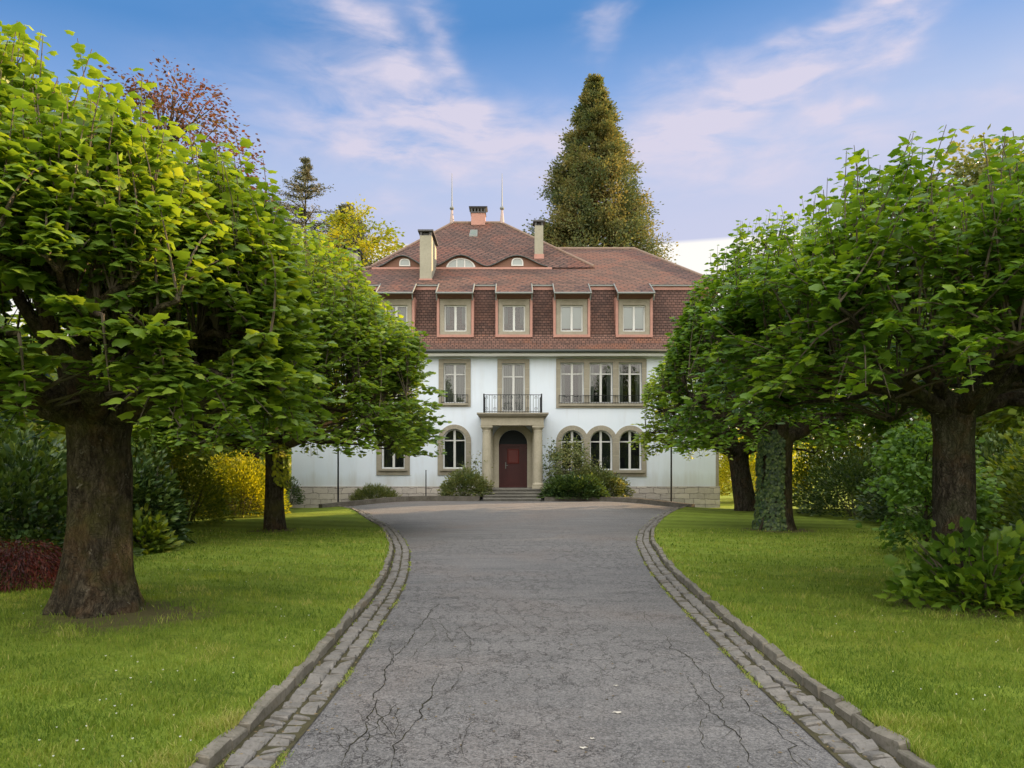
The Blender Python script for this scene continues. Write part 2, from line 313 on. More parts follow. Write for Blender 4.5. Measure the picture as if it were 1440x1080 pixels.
# ------------------------------------------------------------------ object helpers
def tag(o, label=None, cat=None, group=None, kind=None):
    if label: o['label'] = label
    if cat: o['category'] = cat
    if group: o['group'] = group
    if kind: o['kind'] = kind
    return o
def empty(name, loc, label, cat, group=None):
    o = bpy.data.objects.new(name, None); col.objects.link(o); o.location = loc; o.empty_display_size = .3
    return tag(o, label, cat, group)
def link(name, me, parent=None, world_origin=None):
    o = bpy.data.objects.new(name, me); col.objects.link(o)
    if parent:
        o.parent = parent
        p = parent; off = Vector((0, 0, 0))
        while p: off += p.location; p = p.parent
        o.location = -off          # mesh coordinates are world coordinates
    return o
class MB:
    def __init__(s): s.v = []; s.f = []
    def add(s, vs, fs):
        k = len(s.v); s.v += [tuple(v) for v in vs]; s.f += [tuple(i + k for i in f) for f in fs]
    def box(s, x0, x1, y0, y1, z0, z1):
        s.add([(x0, y0, z0), (x1, y0, z0), (x1, y1, z0), (x0, y1, z0), (x0, y0, z1), (x1, y0, z1), (x1, y1, z1), (x0, y1, z1)],
              [(0, 3, 2, 1), (4, 5, 6, 7), (0, 1, 5, 4), (1, 2, 6, 5), (2, 3, 7, 6), (3, 0, 4, 7)])
        return s
    def frustum(s, b, t_, z0, z1, cap=True):    # b,t = (x0,x1,y0,y1)
        s.add([(b[0], b[2], z0), (b[1], b[2], z0), (b[1], b[3], z0), (b[0], b[3], z0), (t_[0], t_[2], z1), (t_[1], t_[2], z1), (t_[1], t_[3], z1), (t_[0], t_[3], z1)],
              [(0, 1, 5, 4), (1, 2, 6, 5), (2, 3, 7, 6), (3, 0, 4, 7)] + ([(0, 3, 2, 1), (4, 5, 6, 7)] if cap else []))
        return s
    def tube(s, pts, rad, n=8, cap=True):
        pts = [Vector(p) for p in pts]; k = len(s.v); m = len(pts)
        a = None
        for i, p in enumerate(pts):
            d = (pts[min(i + 1, m - 1)] - pts[max(i - 1, 0)])
            if d.length < 1e-9: d = Vector((0, 0, 1))
            d.normalize()
            if a is None: a = d.orthogonal().normalized()
            else: a = (a - d * a.dot(d)); a = a.normalized() if a.length > 1e-6 else d.orthogonal().normalized()
            bb = d.cross(a); r = rad[i] if hasattr(rad, '__len__') else rad
            for j in range(n):
                th = 2 * math.pi * j / n; q = p + (a * math.cos(th) + bb * math.sin(th)) * r; s.v.append(tuple(q))
        for i in range(m - 1):
            for j in range(n):
                j2 = (j + 1) % n; s.f.append((k + i * n + j, k + i * n + j2, k + (i + 1) * n + j2, k + (i + 1) * n + j))
        if cap: s.f.append(tuple(k + j for j in range(n))[::-1]); s.f.append(tuple(k + (m - 1) * n + j for j in range(n)))
        return s
    def lathe(s, cx, cy, prof, n=20):    # prof = [(r,z)]
        k = len(s.v); m = len(prof)
        for r, z in prof:
            for j in range(n): th = 2 * math.pi * j / n; s.v.append((cx + r * math.cos(th), cy + r * math.sin(th), z))
        for i in range(m - 1):
            for j in range(n): j2 = (j + 1) % n; s.f.append((k + i * n + j, k + i * n + j2, k + (i + 1) * n + j2, k + (i + 1) * n + j))
        s.f.append(tuple(k + j for j in range(n))[::-1]); s.f.append(tuple(k + (m - 1) * n + j for j in range(n)))
        return s
    def build(s, name, m_, parent=None, smooth=False, uv=True):
        me = bpy.data.meshes.new(name); me.from_pydata(s.v, [], s.f); me.materials.append(m_)
        if uv: uvs(me)
        if smooth: me.shade_smooth()
        return link(name, me, parent)
def uvs(me):     # metric UVs: u horizontal, v up the slope
    l = me.uv_layers.new(name='UVMap'); vs = me.vertices
    for p in me.polygons:
        n = p.normal
        if abs(n.z) > .98: t = Vector((1, 0, 0)); b = Vector((0, 1, 0))
        else: t = Vector((0, 0, 1)).cross(n).normalized(); b = n.cross(t)
        for li in p.loop_indices:
            c = vs[me.loops[li].vertex_index].co; l.data[li].uv = (c.dot(t), c.dot(b))
def extr(outer, holes, d0, thick):    # outline(s) in facade x,z; front face at y=d0, goes back by thick
    cu = bpy.data.curves.new('outline', 'CURVE'); cu.dimensions = '2D'; cu.fill_mode = 'BOTH'; cu.extrude = thick / 2
    for pts in [outer] + list(holes):
        sp = cu.splines.new('POLY'); sp.points.add(len(pts) - 1)
        for i, p in enumerate(pts): sp.points[i].co = (p[0], p[1], 0, 1)
        sp.use_cyclic_u = True
    ob = bpy.data.objects.new('outline', cu); col.objects.link(ob)
    dg = bpy.context.evaluated_depsgraph_get(); me = bpy.data.meshes.new_from_object(ob.evaluated_get(dg))
    bpy.data.objects.remove(ob); bpy.data.curves.remove(cu)
    n = len(me.vertices); a = np.empty(n * 3); me.vertices.foreach_get('co', a); a = a.reshape(-1, 3)
    b = np.stack([a[:, 0], -a[:, 2] + d0 + thick / 2, a[:, 1]], 1); me.vertices.foreach_set('co', b.ravel()); me.update()
    me.materials.clear(); return me
def exobj(name, outer, holes, d0, thick, m_, parent=None):
    me = extr(outer, holes, d0, thick); me.name = name; me.materials.append(m_); uvs(me); return link(name, me, parent)
def np_mesh(name, V, Fc, m_, tint=None, parent=None, smooth=False):
    me = bpy.data.meshes.new(name); V = np.asarray(V, dtype=np.float32); Fc = np.asarray(Fc, dtype=np.int32); k = Fc.shape[1]
    me.vertices.add(len(V)); me.vertices.foreach_set('co', V.ravel())
    me.loops.add(Fc.size); me.loops.foreach_set('vertex_index', Fc.ravel())
    me.polygons.add(len(Fc)); me.polygons.foreach_set('loop_start', np.arange(0, Fc.size, k, dtype=np.int32))
    try: me.polygons.foreach_set('loop_total', np.full(len(Fc), k, dtype=np.int32))
    except Exception: pass
    if tint is not None:
        at = me.attributes.new('tint', 'FLOAT', 'POINT'); at.data.foreach_set('value', np.asarray(tint, dtype=np.float32))
    me.materials.append(m_); me.update(calc_edges=True)
    if smooth: me.shade_smooth()
    return link(name, me, parent)

# ------------------------------------------------------------------ leaves
def tmpl(kind):
    if kind == 'maple':
        h = [(-.11, .20), (.03, .47), (.30, .39), (.60, .47), (.72, .25)]
        pts = [(0, 0)] + h + [(1.0, 0)] + [(x, -y) for x, y in h[::-1]]; c = (.34, 0)
    elif kind == 'mid':
        h = [(.05, .42), (.62, .38)]; pts = [(0, 0)] + h + [(1, 0)] + [(x, -y) for x, y in h[::-1]]; c = (.4, 0)
    elif kind == 'oval':
        h = [(.28, .25), (.7, .21)]; pts = [(0, 0)] + h + [(1, 0)] + [(x, -y) for x, y in h[::-1]]; c = (.5, 0)
    elif kind == 'quad':
        return np.array([(0, 0, 0), (.45, .3, -.04), (1, 0, -.08), (.45, -.3, -.04)], float), np.array([(0, 2, 1), (0, 3, 2)])
    elif kind == 'thin':
        return np.array([(0, 0, 0), (.4, .09, 0), (1, 0, -.15), (.4, -.09, 0)], float), np.array([(0, 2, 1), (0, 3, 2)])
    P = [(c[0], c[1], .05)] + [(x, y, -.28 * abs(y) - .16 * max(x, 0) ** 2) for x, y in pts]
    n = len(pts); T = [(0, 1 + i, 1 + (i + 1) % n) for i in range(n)]
    return np.array(P, float), np.array(T)
def leaves(name, pos, dirs, size, m_, kind, parent, r, flat=.55, tint=None, droop=.35):
    """pos Nx3, dirs Nx3 pointing away from the stem; blades lie roughly flat and droop at the tip"""
    N = len(pos); T, Fc = tmpl(kind)
    d = dirs + r.normal(0, .25, (N, 3)); d[:, 2] -= droop * np.abs(r.normal(1, .5, N)); d /= np.linalg.norm(d, axis=1)[:, None] + 1e-9
    up = np.array([0, 0, 1.0]) + r.normal(0, flat, (N, 3)); yv = np.cross(up, d); yv /= np.linalg.norm(yv, axis=1)[:, None] + 1e-9
    zv = np.cross(d, yv); s = size * r.uniform(.5, 1.35, N)
    fold = r.uniform(.4, 1.8, N)[:, None, None]
    V = pos[:, None, :] + s[:, None, None] * (T[None, :, 0:1] * d[:, None, :] + T[None, :, 1:2] * yv[:, None, :] + fold * T[None, :, 2:3] * zv[:, None, :])
    k = len(T); Fa = (Fc[None] + (np.arange(N) * k)[:, None, None]).reshape(-1, 3)
    tt = r.uniform(0, 1, N) if tint is None else np.clip(tint, 0, 1)
    return np_mesh(name, V.reshape(-1, 3), Fa, m_, np.repeat(tt, k), parent)
def trunk_mesh(mb, x, y, z0, z1, r, flare=1.5, lean=(0, 0), seed=0, n=28, rings=34, lob=.08, zflare=.55):
    k = len(mb.v)
    for i in range(rings):
        t = i / (rings - 1); z = z0 + (z1 - z0) * t; h = z - z0
        for j in range(n):
            th = 2 * math.pi * j / n
            rr = r * (1 - .12 * t) * (1 + (flare - 1) * math.exp(-h / zflare * 1.6) * (1 + .45 * math.sin(5 * th + seed) + .25 * math.sin(3 * th + seed * 2)))
            rr *= 1 + lob * mnoise.noise(Vector((math.cos(th) * 1.7 + seed, math.sin(th) * 1.7, z * .8))) * 1.6 + .05 * mnoise.noise(Vector((math.cos(th) * 6, math.sin(th) * 6 + seed, z * 2.5)))
            if t > .8: rr *= 1 + (t - .8) * 1.2
            mb.v.append((x + lean[0] * t + rr * math.cos(th), y + lean[1] * t + rr * math.sin(th), z))
    for i in range(rings - 1):
        for j in range(n): j2 = (j + 1) % n; mb.f.append((k + i * n + j, k + i * n + j2, k + (i + 1) * n + j2, k + (i + 1) * n + j))
    mb.f.append(tuple(k + (rings - 1) * n + j for j in range(n)))
def wob(p, q, n, amp, r):
    p = np.array(p, float); q = np.array(q, float); L = np.linalg.norm(q - p); out_ = []
    off = np.zeros(3)
    for i in range(n + 1):
        t = i / n; off = off * .6 + r.normal(0, amp * L / n, 3) if 0 < i < n else off * .3
        out_.append(tuple(p + (q - p) * t + off * (0 if i == 0 else 1)))
    return out_

GREEN_GROUP = 'pollarded trees lining the drive'
def pollard(x, y, R, ztop, zfork, tr, nshoot, per, lsize, kind, seed, label, lm='leaf_near', bark='bark', flare=1.5, zb=0.0, skirt=1.0, rx=1.0, spike=.35, limbs=9, bare=0, lean=(0, 0), limbk=1.0, rise=(.12, .35), low=.35, lump_=.16, droop=.24, lflat=.30):
    r = np.random.RandomState(seed); root = empty('broadleaf_tree', (x, y, zb), label, 'tree', GREEN_GROUP)
    tb = MB(); trunk_mesh(tb, x, y, zb - .15, zfork + .12, tr, flare, lean, seed)
    tx, ty = x + lean[0], y + lean[1]
    # limbs leave the knuckle nearly level, each ends in knobs that carry the upright shoots
    H = ztop - zfork; knobs = []
    for i in range(limbs):
        a = 2 * math.pi * i / limbs + r.uniform(-.3, .3); L = R * r.uniform(.5, .8)
        q = (tx + rx * L * math.cos(a), ty + L * math.sin(a), zfork + H * r.uniform(*rise))
        p0 = (tx + tr * .4 * math.cos(a), ty + tr * .4 * math.sin(a), zfork - .12)
        pts = wob(p0, q, 7, .14, r); tb.tube(pts, [tr * limbk * (.40 - .31 * t / 7) for t in range(8)], 9)
        for k in range(2, 8): knobs.append((pts[k], tr * .12))
        for k in range(5):
            s0 = pts[r.randint(2, 7)]; a2 = a + r.uniform(-1.1, 1.1); L2 = R * r.uniform(.3, .55)
            q2 = (s0[0] + rx * L2 * math.cos(a2), s0[1] + L2 * math.sin(a2), s0[2] + r.uniform(-.18, .45) * L2)
            rr = math.hypot((q2[0] - tx) / rx, q2[1] - ty)
            if rr > R * .95: f = R * .95 / rr; q2 = (tx + (q2[0] - tx) * f, ty + (q2[1] - ty) * f, q2[2])
            p2 = wob(s0, q2, 5, .18, r); tb.tube(p2, [tr * limbk * (.17 - .11 * t / 5) for t in range(6)], 6)
            for k2 in range(1, 6): knobs.append((p2[k2], tr * .06))
    for i in range(4):
        a = r.uniform(0, 6.28); q = (tx + .35 * R * math.cos(a), ty + .35 * R * math.sin(a), zfork + H * r.uniform(.3, .5))
        pts = wob((tx, ty, zfork - .05), q, 5, .12, r); tb.tube(pts, [tr * (.4 - .28 * t / 5) for t in range(6)], 7)
        for k in range(1, 6): knobs.append((pts[k], tr * .1))
    tb.build('trunk', M[bark], root, smooth=True)
    K = np.array([k[0] for k in knobs]); sb = MB()
    P, D, T = [], [], []
    for i in range(nshoot):
        u = math.sqrt(r.uniform(0, 1)); a = r.uniform(0, 6.28)
        lump = 1 + lump_ * mnoise.noise(Vector((math.cos(a) * 2 * u + seed, math.sin(a) * 2 * u, 3.1)))
        zt = zfork + H * math.sqrt(max(0, 1 - u * u)) * lump + r.uniform(-.22, .10) * 1.0
        if r.rand() < .22: zt += spike * r.uniform(.3, 1.2)
        side = u > .86 or r.rand() < .24 * skirt
        if side:
            u = r.uniform(.78, 1.02); zt = zfork + H * r.uniform(-.10, .62) * (1.0 if skirt >= 1 else skirt)
            zt = max(zt, zfork - low); u = u * math.sqrt(max(.25, 1 - (max(0, zt - zfork) / H) ** 2 * .8)) 
        top = np.array((tx + rx * R * u * math.cos(a), ty + R * u * math.sin(a), zt))
        dd = np.linalg.norm((K - top) * np.array([1, 1, .45 if not side else 1.0]), axis=1); dd[K[:, 2] > zt - .05] += 2
        s0 = K[np.argsort(dd)[r.randint(0, 5)]]
        L = np.linalg.norm(top - s0)
        mid = s0 * .5 + top * .5 + np.array([rx * math.cos(a), math.sin(a), 0]) * .10 * L + r.normal(0, .05 * L, 3)
        if side: mid[2] += .18 * L
        pts = [s0 * (1 - t) ** 2 + 2 * mid * t * (1 - t) + top * t * t for t in np.linspace(0, 1, 6)]
        sb.tube(pts, [.014 - .0105 * t for t in np.linspace(0, 1, 6)], 4, cap=False)
        n = int(per * r.uniform(.75, 1.25)); t0 = .12 if L < 1.2 else .28
        for k in range(n):
            t = t0 + (1 - t0) * (k + r.rand()) / n; t = min(t, 1)
            c = s0 * (1 - t) ** 2 + 2 * mid * t * (1 - t) + top * t * t
            ang = k * 2.399 + r.uniform(-.5, .5); dv_ = np.array([math.cos(ang), math.sin(ang), .25])
            outw = np.array([math.cos(a), math.sin(a), 0]) * .6
            P.append(c + dv_ * lsize * r.uniform(.3, .75)); D.append(dv_ + outw)
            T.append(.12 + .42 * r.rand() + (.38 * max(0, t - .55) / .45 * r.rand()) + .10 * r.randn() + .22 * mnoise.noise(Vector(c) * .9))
    sb.build('twigs', M['twig'], root, uv=False)
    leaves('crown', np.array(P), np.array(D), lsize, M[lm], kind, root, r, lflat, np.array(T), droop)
    return root

def blob_tree(name, label, x, y, H, R, zbot, nclus, perc, lsize, lm, seed, kind='quad', tr=.18, bark='bark_dark', group=None, cs=.28, shape='egg', z0=0.0, power=.5, rz=1.0, ry=1.0, cat='tree', sticks=True):
    r = np.random.RandomState(seed); root = empty(name, (x, y, z0), label, cat, group)
    tb = MB(); pts = wob((x, y, z0 - .2), (x + r.uniform(-.2, .2) * R * .5, y, z0 + zbot + (H - zbot) * .75), 9, .05, r)
    tb.tube(pts, [tr * (1.25 if i == 0 else 1) * (1 - .085 * i) for i in range(10)], 10); P, D, T = [], [], []
    zc = (zbot + H) / 2
    for i in range(nclus):
        while True:
            q = r.uniform(-1, 1, 3); l = np.linalg.norm(q)
            if l <= 1: break
        q = q / (l + 1e-6) * l ** power
        lump = 1 + .22 * mnoise.noise(Vector(q * 1.8) + Vector((seed * 3.1, 0, 0)))
        if shape == 'egg': q[:2] *= (1 - .30 * q[2])
        elif shape == 'cone': q[:2] *= (1 - .85 * (q[2] + 1) / 2) * 1.15
        elif shape == 'dome': q[2] = abs(q[2]) * 2 - 1 if r.rand() < .8 else q[2]
        c = np.array((x + q[0] * R * lump, y + q[1] * R * ry * lump, z0 + zc + q[2] * (H - zbot) / 2 * lump * rz))
        if sticks and i % 2 == 0:
            b0 = np.array(pts[min(9, max(2, int(9 * np.clip((c[2] - z0 - .3 * R) / (H * .8), .15, 1))))])
            tb.tube(wob(b0, c, 3, .12, r), [tr * .22, tr * .12, tr * .07, tr * .03], 4, cap=False)
        g = r.normal(0, 1, (perc, 3)); g *= np.array([1, 1, .6]) * cs * R * r.uniform(.6, 1.25)
        pc = c + g; P.append(pc); dd = g + (c - np.array((x, y, c[2]))) * .5; dd /= np.linalg.norm(dd, axis=1)[:, None] + 1e-6
        D.append(dd); T.append(np.clip(r.uniform(.15, .85) + r.normal(0, .15, perc), 0, 1))
    tb.build('trunk', M[bark], root, smooth=True, uv=False)
    leaves('crown', np.concatenate(P), np.concatenate(D), lsize, M[lm], kind, root, r, .8, np.concatenate(T), .2)
    return root

def shrub(name, label, x, y, rx, ry, h, n, lsize, lm, seed, kind='oval', group=None, z0=0.0, stems=10, lumps=.25, cat='shrub', up=.3, shell=.4, flatz=.0, box=False):
    n = int(n * 1.5); lsize *= 1.12
    r = np.random.RandomState(seed); root = empty(name, (x, y, z0), label, cat, group)
    tb = MB(); P = []; D = []; T = []
    for i in range(stems):
        a = r.uniform(0, 6.28); u = r.uniform(.2, .9)
        tb.tube(wob((x + .1 * rx * math.cos(a), y + .1 * ry * math.sin(a), z0 - .05), (x + u * rx * math.cos(a), y + u * ry * math.sin(a), z0 + h * r.uniform(.5, .9)), 4, .12, r), [.02, .016, .012, .008, .004], 5, cap=False)
    tb.build('stems', M['twig'], root, uv=False)
    q = r.normal(0, 1, (n, 3)); q /= np.linalg.norm(q, axis=1)[:, None]; q[:, 2] = np.where(q[:, 2] < -.1, -q[:, 2] * .8, q[:, 2])
    if box: q = np.sign(q) * np.abs(q) ** .55
    rad = 1 - shell * r.rand(n) ** 1.6
    lm_ = np.array([mnoise.noise(Vector((a * 2.6 + seed, b * 2.6, c * 2.6))) + .5 * mnoise.noise(Vector((a * 6 + seed, b * 6, c * 6))) for a, b, c in q])
    rad = rad * (1 + lumps * lm_)
    pos = np.stack([x + q[:, 0] * rx * rad, y + q[:, 1] * ry * rad, z0 + h * (.08 + .92 * np.clip(q[:, 2], 0, 2) * rad)], 1)
    d = q.copy(); d[:, 2] += up
    t = np.clip(.45 + .5 * lm_ + r.normal(0, .2, n), 0, 1)
    leaves('foliage', pos, d, lsize, M[lm], kind, root, r, .6, t, .15)
    return root

# ------------------------------------------------------------------ ground levels
def sst(a, b, x): t = np.clip((x - a) / (b - a), 0, 1); return t * t * (3 - 2 * t)
def zg(x, d):
    ax = np.abs(x)
    return .27 * sst(20, 28, d) * (1 - sst(3.5, 8, ax)) - .13 * sst(26, 31, d) * sst(5, 8.5, ax)
LO = np.array([(-8, -1.70), (3, -1.66), (4.0, -1.65), (5.07, -1.62), (6.64, -1.67), (8.98, -1.76), (10.6, -1.88), (13.9, -2.30), (16.5, -2.82), (19.1, -3.42), (21.6, -4.30), (24.7, -5.35), (27.4, -6.6), (31, -6.9)])
RO = np.array([(-8, 2.17), (3.7, 2.16), (5.4, 2.17), (7.12, 2.25), (8.9, 2.32), (11.5, 2.5), (15.5, 2.98), (18.4, 3.55), (21.7, 4.45), (24.7, 5.55), (26.8, 6.4), (31, 6.7)])
def smooth_curve(A):
    xs = np.arange(-8, 31.01, .1); ys = np.interp(xs, A[:, 0], A[:, 1])
    k = np.hanning(31); k /= k.sum(); yp = np.pad(ys, 15, mode='edge'); return xs, np.convolve(yp, k, 'valid')
LX, LY = smooth_curve(LO); RX, RY = smooth_curve(RO)
def xlo(d): return np.interp(d, LX, LY)
def xro(d): return np.interp(d, RX, RY)

def grid_sheet(name, rows, m_, kind='structure'):
    n = len(rows[0]); V = [p for r_ in rows for p in r_]; Fc = []
    for i in range(len(rows) - 1):
        for j in range(n - 1): a = i * n + j; Fc.append((a, a + 1, a + n + 1, a + n))
    me = bpy.data.meshes.new(name); me.from_pydata(V, [], Fc); me.materials.append(m_); me.shade_smooth(); o = link(name, me); o['kind'] = kind; return o
# base ground to the horizon
g = grid_sheet('ground', [[(x, y, -.45) for x in (-1500, 1500)] for y in (-1500, 1500)], M['lawn'])
ds = np.concatenate([np.arange(-8, 31.01, .5)])
grid_sheet('driveway', [[(float(x), float(d), float(zg(x, d) + .004)) for x in np.linspace(xlo(d) - .02, xro(d) + .02, 25)] for d in ds], M['asphalt'])
dl = np.concatenate([np.arange(-8, 31.01, .5), [34, 40, 50, 70, 110]])
def lawn_rows(side):
    rows = []
    for d in dl:
        x0 = (xlo(min(d, 31)) - .03) if side < 0 else (xro(min(d, 31)) + .03)
        if d > 31: x0 = -9.2 if side < 0 else 8.6
        off = np.array([-.04, .3, .8, 1.5, 2.5, 4, 6, 9, 14, 22, 40, 70]); xs = x0 + side * off
        z = [float(zg(x, d) + .075 * (1 - sst(26, 30, d)) + .0) for x in xs]
        r_ = [(float(x), float(d), zz) for x, zz in zip(xs, z)]
        rows.append(r_[::-1] if side < 0 else r_)
    return rows
grid_sheet('lawn', lawn_rows(-1), M['lawn']); o = grid_sheet('lawn', lawn_rows(1), M['lawn'])

# kerb stones and cobbled gutters
def strip_stones(name, fx, side, off0, wdt, length, top, m_, gap=.012, jit=.008, d0=2.6, d1=26.5, seed=1, rotj=.02, taper=None):
    r = np.random.RandomState(seed); V = []; Fc = []; d = d0
    while d < d1:
        L = length * r.uniform(.75, 1.3)
        dm = d + L / 2; sl = (fx(dm + .2) - fx(dm - .2)) / .4; nl = math.hypot(1, sl); ty, tx_ = 1 / nl, sl / nl; nx, ny = ty, -tx_
        Ld = L * ty
        w2 = wdt; base = off0
        cx = fx(dm) - side * (base + w2 / 2) * nx; cy = dm - side * (base + w2 / 2) * ny
        h = top + r.uniform(-jit, jit); hw = w2 / 2 - gap / 2 - r.uniform(0, .006); hl = L / 2 - gap / 2; z0 = float(zg(cx, dm)) - .04
        ang = r.uniform(-rotj, rotj); ca, sa = math.cos(ang), math.sin(ang); bev = .011; tl = r.uniform(-.011, .011, 2); k = len(V)
        for (ww, ll, zz) in ((hw, hl, z0), (hw, hl, z0 + .04 + h - bev), (hw - bev, hl - bev, z0 + .04 + h)):
            for (sx, sy) in ((-1, -1), (1, -1), (1, 1), (-1, 1)):
                a, b_ = sx * ww + r.uniform(-.008, .008), sy * ll + r.uniform(-.008, .008); a, b_ = a * ca - b_ * sa, a * sa + b_ * ca
                V.append((cx + a * nx + b_ * tx_, cy + a * ny + b_ * ty, zz + (tl[0] * sx + tl[1] * sy if zz > z0 else 0)))
        for q in (0, 4):
            for j in range(4): Fc.append((k + q + j, k + q + (j + 1) % 4, k + q + 4 + (j + 1) % 4, k + q + 4 + j))
        Fc.append((k + 8, k + 9, k + 10, k + 11)); d += Ld
    me = bpy.data.meshes.new(name); me.from_pydata(V, [], Fc); me.materials.append(m_); o = link(name, me); o['kind'] = 'structure'; return o
for side, fx in ((-1, xlo), (1, xro)):
    strip_stones('kerb', fx, side, -.01, .095, .30, .088, M['kerbstone'], seed=3 + side, jit=.018, rotj=.05)
    grid_sheet('gutter_bed', [[(float(fx(d) - side * a), float(d), float(zg(fx(d), d)) + .012) for a in ((.06, .40) if side < 0 else (.40, .06))] for d in np.arange(2.0, 27, .5)], M['soil'])
    for k in range(2):
        strip_stones('cobbled_gutter', fx, side, .11 + k * .137, .135, .115, .030 - .004 * k, M['sett'], gap=.016, seed=20 + k + side, jit=.010, rotj=.10)

# cracks in the asphalt (traced where the photo has them)
def gp(px, py): d = F * CAMZ / (py - HZ); return ((px - 720) * d / F, d)
def crack(pts, wd, mb, r, branch=2):
    P = [Vector((*gp(*p), 0)) for p in pts]; path = []
    for a, b in zip(P[:-1], P[1:]):
        L = (b - a).length; n = max(3, int(L / .05)); nrm = Vector((-(b - a).y, (b - a).x, 0)).normalized(); o_ = 0
        for i in range(n):
            o_ = o_ * .8 + r.normal(0, .012); path.append(a + (b - a) * (i / n) + nrm * (o_ + .02 * mnoise.noise(Vector((i * .35, L * 9, 0)))))
    path.append(P[-1]); k = len(mb.v); n = len(path)
    for i, p in enumerate(path):
        t = (path[min(i + 1, n - 1)] - path[max(i - 1, 0)]).normalized(); nn = Vector((-t.y, t.x, 0))
        ww = wd * r.uniform(.35, 1.3) * (1 - .7 * abs(2 * i / n - 1) ** 3)
        for s_ in (-1, 1): q = p + nn * ww * s_; mb.v.append((q.x, q.y, float(zg(q.x, q.y)) + .0075))
    for i in range(n - 1): a = k + 2 * i; mb.f.append((a, a + 1, a + 3, a + 2))
    if branch:
        for b_ in range(branch):
            i = r.randint(2, n - 2); p = path[i]; a = r.uniform(-1.2, 1.2) + (math.pi if r.rand() < .5 else 0) + math.pi / 2
            q = p + Vector((math.cos(a), math.sin(a), 0)) * r.uniform(.15, .5)
            def inv(v): return (720 + F * v.x / v.y, HZ + F * CAMZ / v.y)
            crack([inv(p), inv(q)], wd * .5, mb, r, 0)
cm = MB(); rc = np.random.RandomState(5)
CR = [([(565, 1079), (558, 1050), (570, 1032), (592, 1000), (608, 968), (617, 950)], .010), ([(556, 1040), (530, 1005), (528, 985), (538, 960), (547, 935), (548, 905)], .009),
      ([(475, 1079), (495, 1050), (515, 1010), (530, 985)], .009), ([(547, 940), (565, 915), (590, 880), (605, 860), (620, 850)], .010), ([(575, 930), (590, 915), (612, 893), (605, 872)], .006),
      ([(605, 868), (625, 885), (636, 905), (640, 893)], .007), ([(640, 880), (663, 900), (664, 920)], .006), ([(505, 1079), (520, 1045), (540, 1010), (562, 990)], .007),
      ([(640, 930), (645, 955), (620, 985)], .006), ([(938, 893), (950, 915), (975, 930), (998, 950), (1012, 975), (1018, 998)], .009),
      ([(960, 950), (975, 975), (1000, 1000), (1018, 1020), (1045, 1045), (1060, 1079)], .009), ([(1035, 965), (1043, 985), (1065, 1005), (1090, 1030), (1110, 1055), (1128, 1079)], .009),
      ([(1040, 1040), (1036, 1020), (1052, 1010)], .006), ([(900, 860), (915, 880), (945, 905)], .005), ([(640, 990), (660, 1020), (650, 1060), (665, 1079)], .004), ([(590, 1000), (618, 1005), (640, 990)], .004),
      ([(505, 1000), (520, 1020), (556, 1040)], .005), ([(1000, 1000), (985, 1030), (1000, 1060)], .005), ([(560, 990), (556, 1040)], .005), ([(840, 900), (860, 930), (850, 960)], .003)]
for p, wd in CR: crack(p, wd * .40, cm, rc, 3)
ck = cm.build('crack', M['moss_crack'], bpy.data.objects['driveway'], uv=False)

# ------------------------------------------------------------------ grass blades
def grass():
    r = np.random.RandomState(11); N = 420000
    u = r.rand(N); d = 1 / ((1 / 2.9) * (1 - u) + (1 / 18) * u)
    half = d * .76 + 1.0; x = r.uniform(-1, 1, N) * half
    jl = xlo(d) - .01; jr = xro(d) + .01; keep = (x < jl + .035) | (x > jr - .035); 
    x = x[keep]; d = d[keep]; n = len(x)
    clump = np.array([mnoise.noise(Vector((a * 3.1, b * 3.1, 0))) for a, b in zip(x, d)])
    keep = r.rand(n) < .75 + .5 * clump
    for (cx, cy, cr) in ((-3.7, 7.4, .62), (-4.3, 7.7, .8), (5.1, 8.2, .8), (6.45, 17.8, .8)): keep &= ~((np.hypot(x - cx, (d - cy) * 1.4) < cr) & (r.rand(n) < .65))
    x = x[keep]; d = d[keep]; clump = clump[keep]; n = len(x)
    lod = np.clip(d / 6, 1, 3.2)
    h = r.uniform(.018, .05, n) * (1 + .5 * clump) * np.clip(lod, 1, 1.25); wd = r.uniform(.0016, .0032, n) * lod ** 1.25
    # taller ragged fringe along the kerb
    edge = np.minimum(np.abs(x - xlo(d)), np.abs(x - xro(d))); h *= 1 + .5 * (edge < .08)
    a = r.uniform(0, 6.28, n); la = r.uniform(0, 6.28, n); ll = h * r.uniform(.2, 1.0, n); z = zg(x, d) + .07
    B = np.stack([x, d, z], 1); S = np.stack([np.cos(a), np.sin(a), np.zeros(n)], 1) * wd[:, None]
    Mm = B + np.stack([np.cos(la) * ll * .35, np.sin(la) * ll * .35, h * .65], 1); T = B + np.stack([np.cos(la) * ll, np.sin(la) * ll, h], 1)
    V = np.stack([B - S, B + S, Mm + S * .8, Mm - S * .8, T], 1).reshape(-1, 3)
    i = np.arange(n) * 5; Fq = np.concatenate([np.stack([i, i + 1, i + 2], 1), np.stack([i, i + 2, i + 3], 1), np.stack([i + 3, i + 2, i + 4], 1)])
    ph = d + .35 * x; st = (np.sin(ph * 5.2) > 0) * (.10 + .14 * (d > 7))
    big = np.array([mnoise.noise(Vector((a * .9 + 7, b * .9, 3))) + .5 * mnoise.noise(Vector((a * 2.2, b * 2.2, 9))) for a, b in zip(x, d)])
    tint = np.clip(.27 + .32 * big + .22 * (edge < .22) * r.rand(n) + .35 * clump + r.normal(0, .17, n) + st + (r.rand(n) < .04) * .5, 0, 1)
    o = np_mesh('grass', V, Fq, M['grass'], np.repeat(tint, 5)); o['kind'] = 'stuff'; tag(o, 'short mown green grass on both lawns beside the drive', 'grass')
grass()
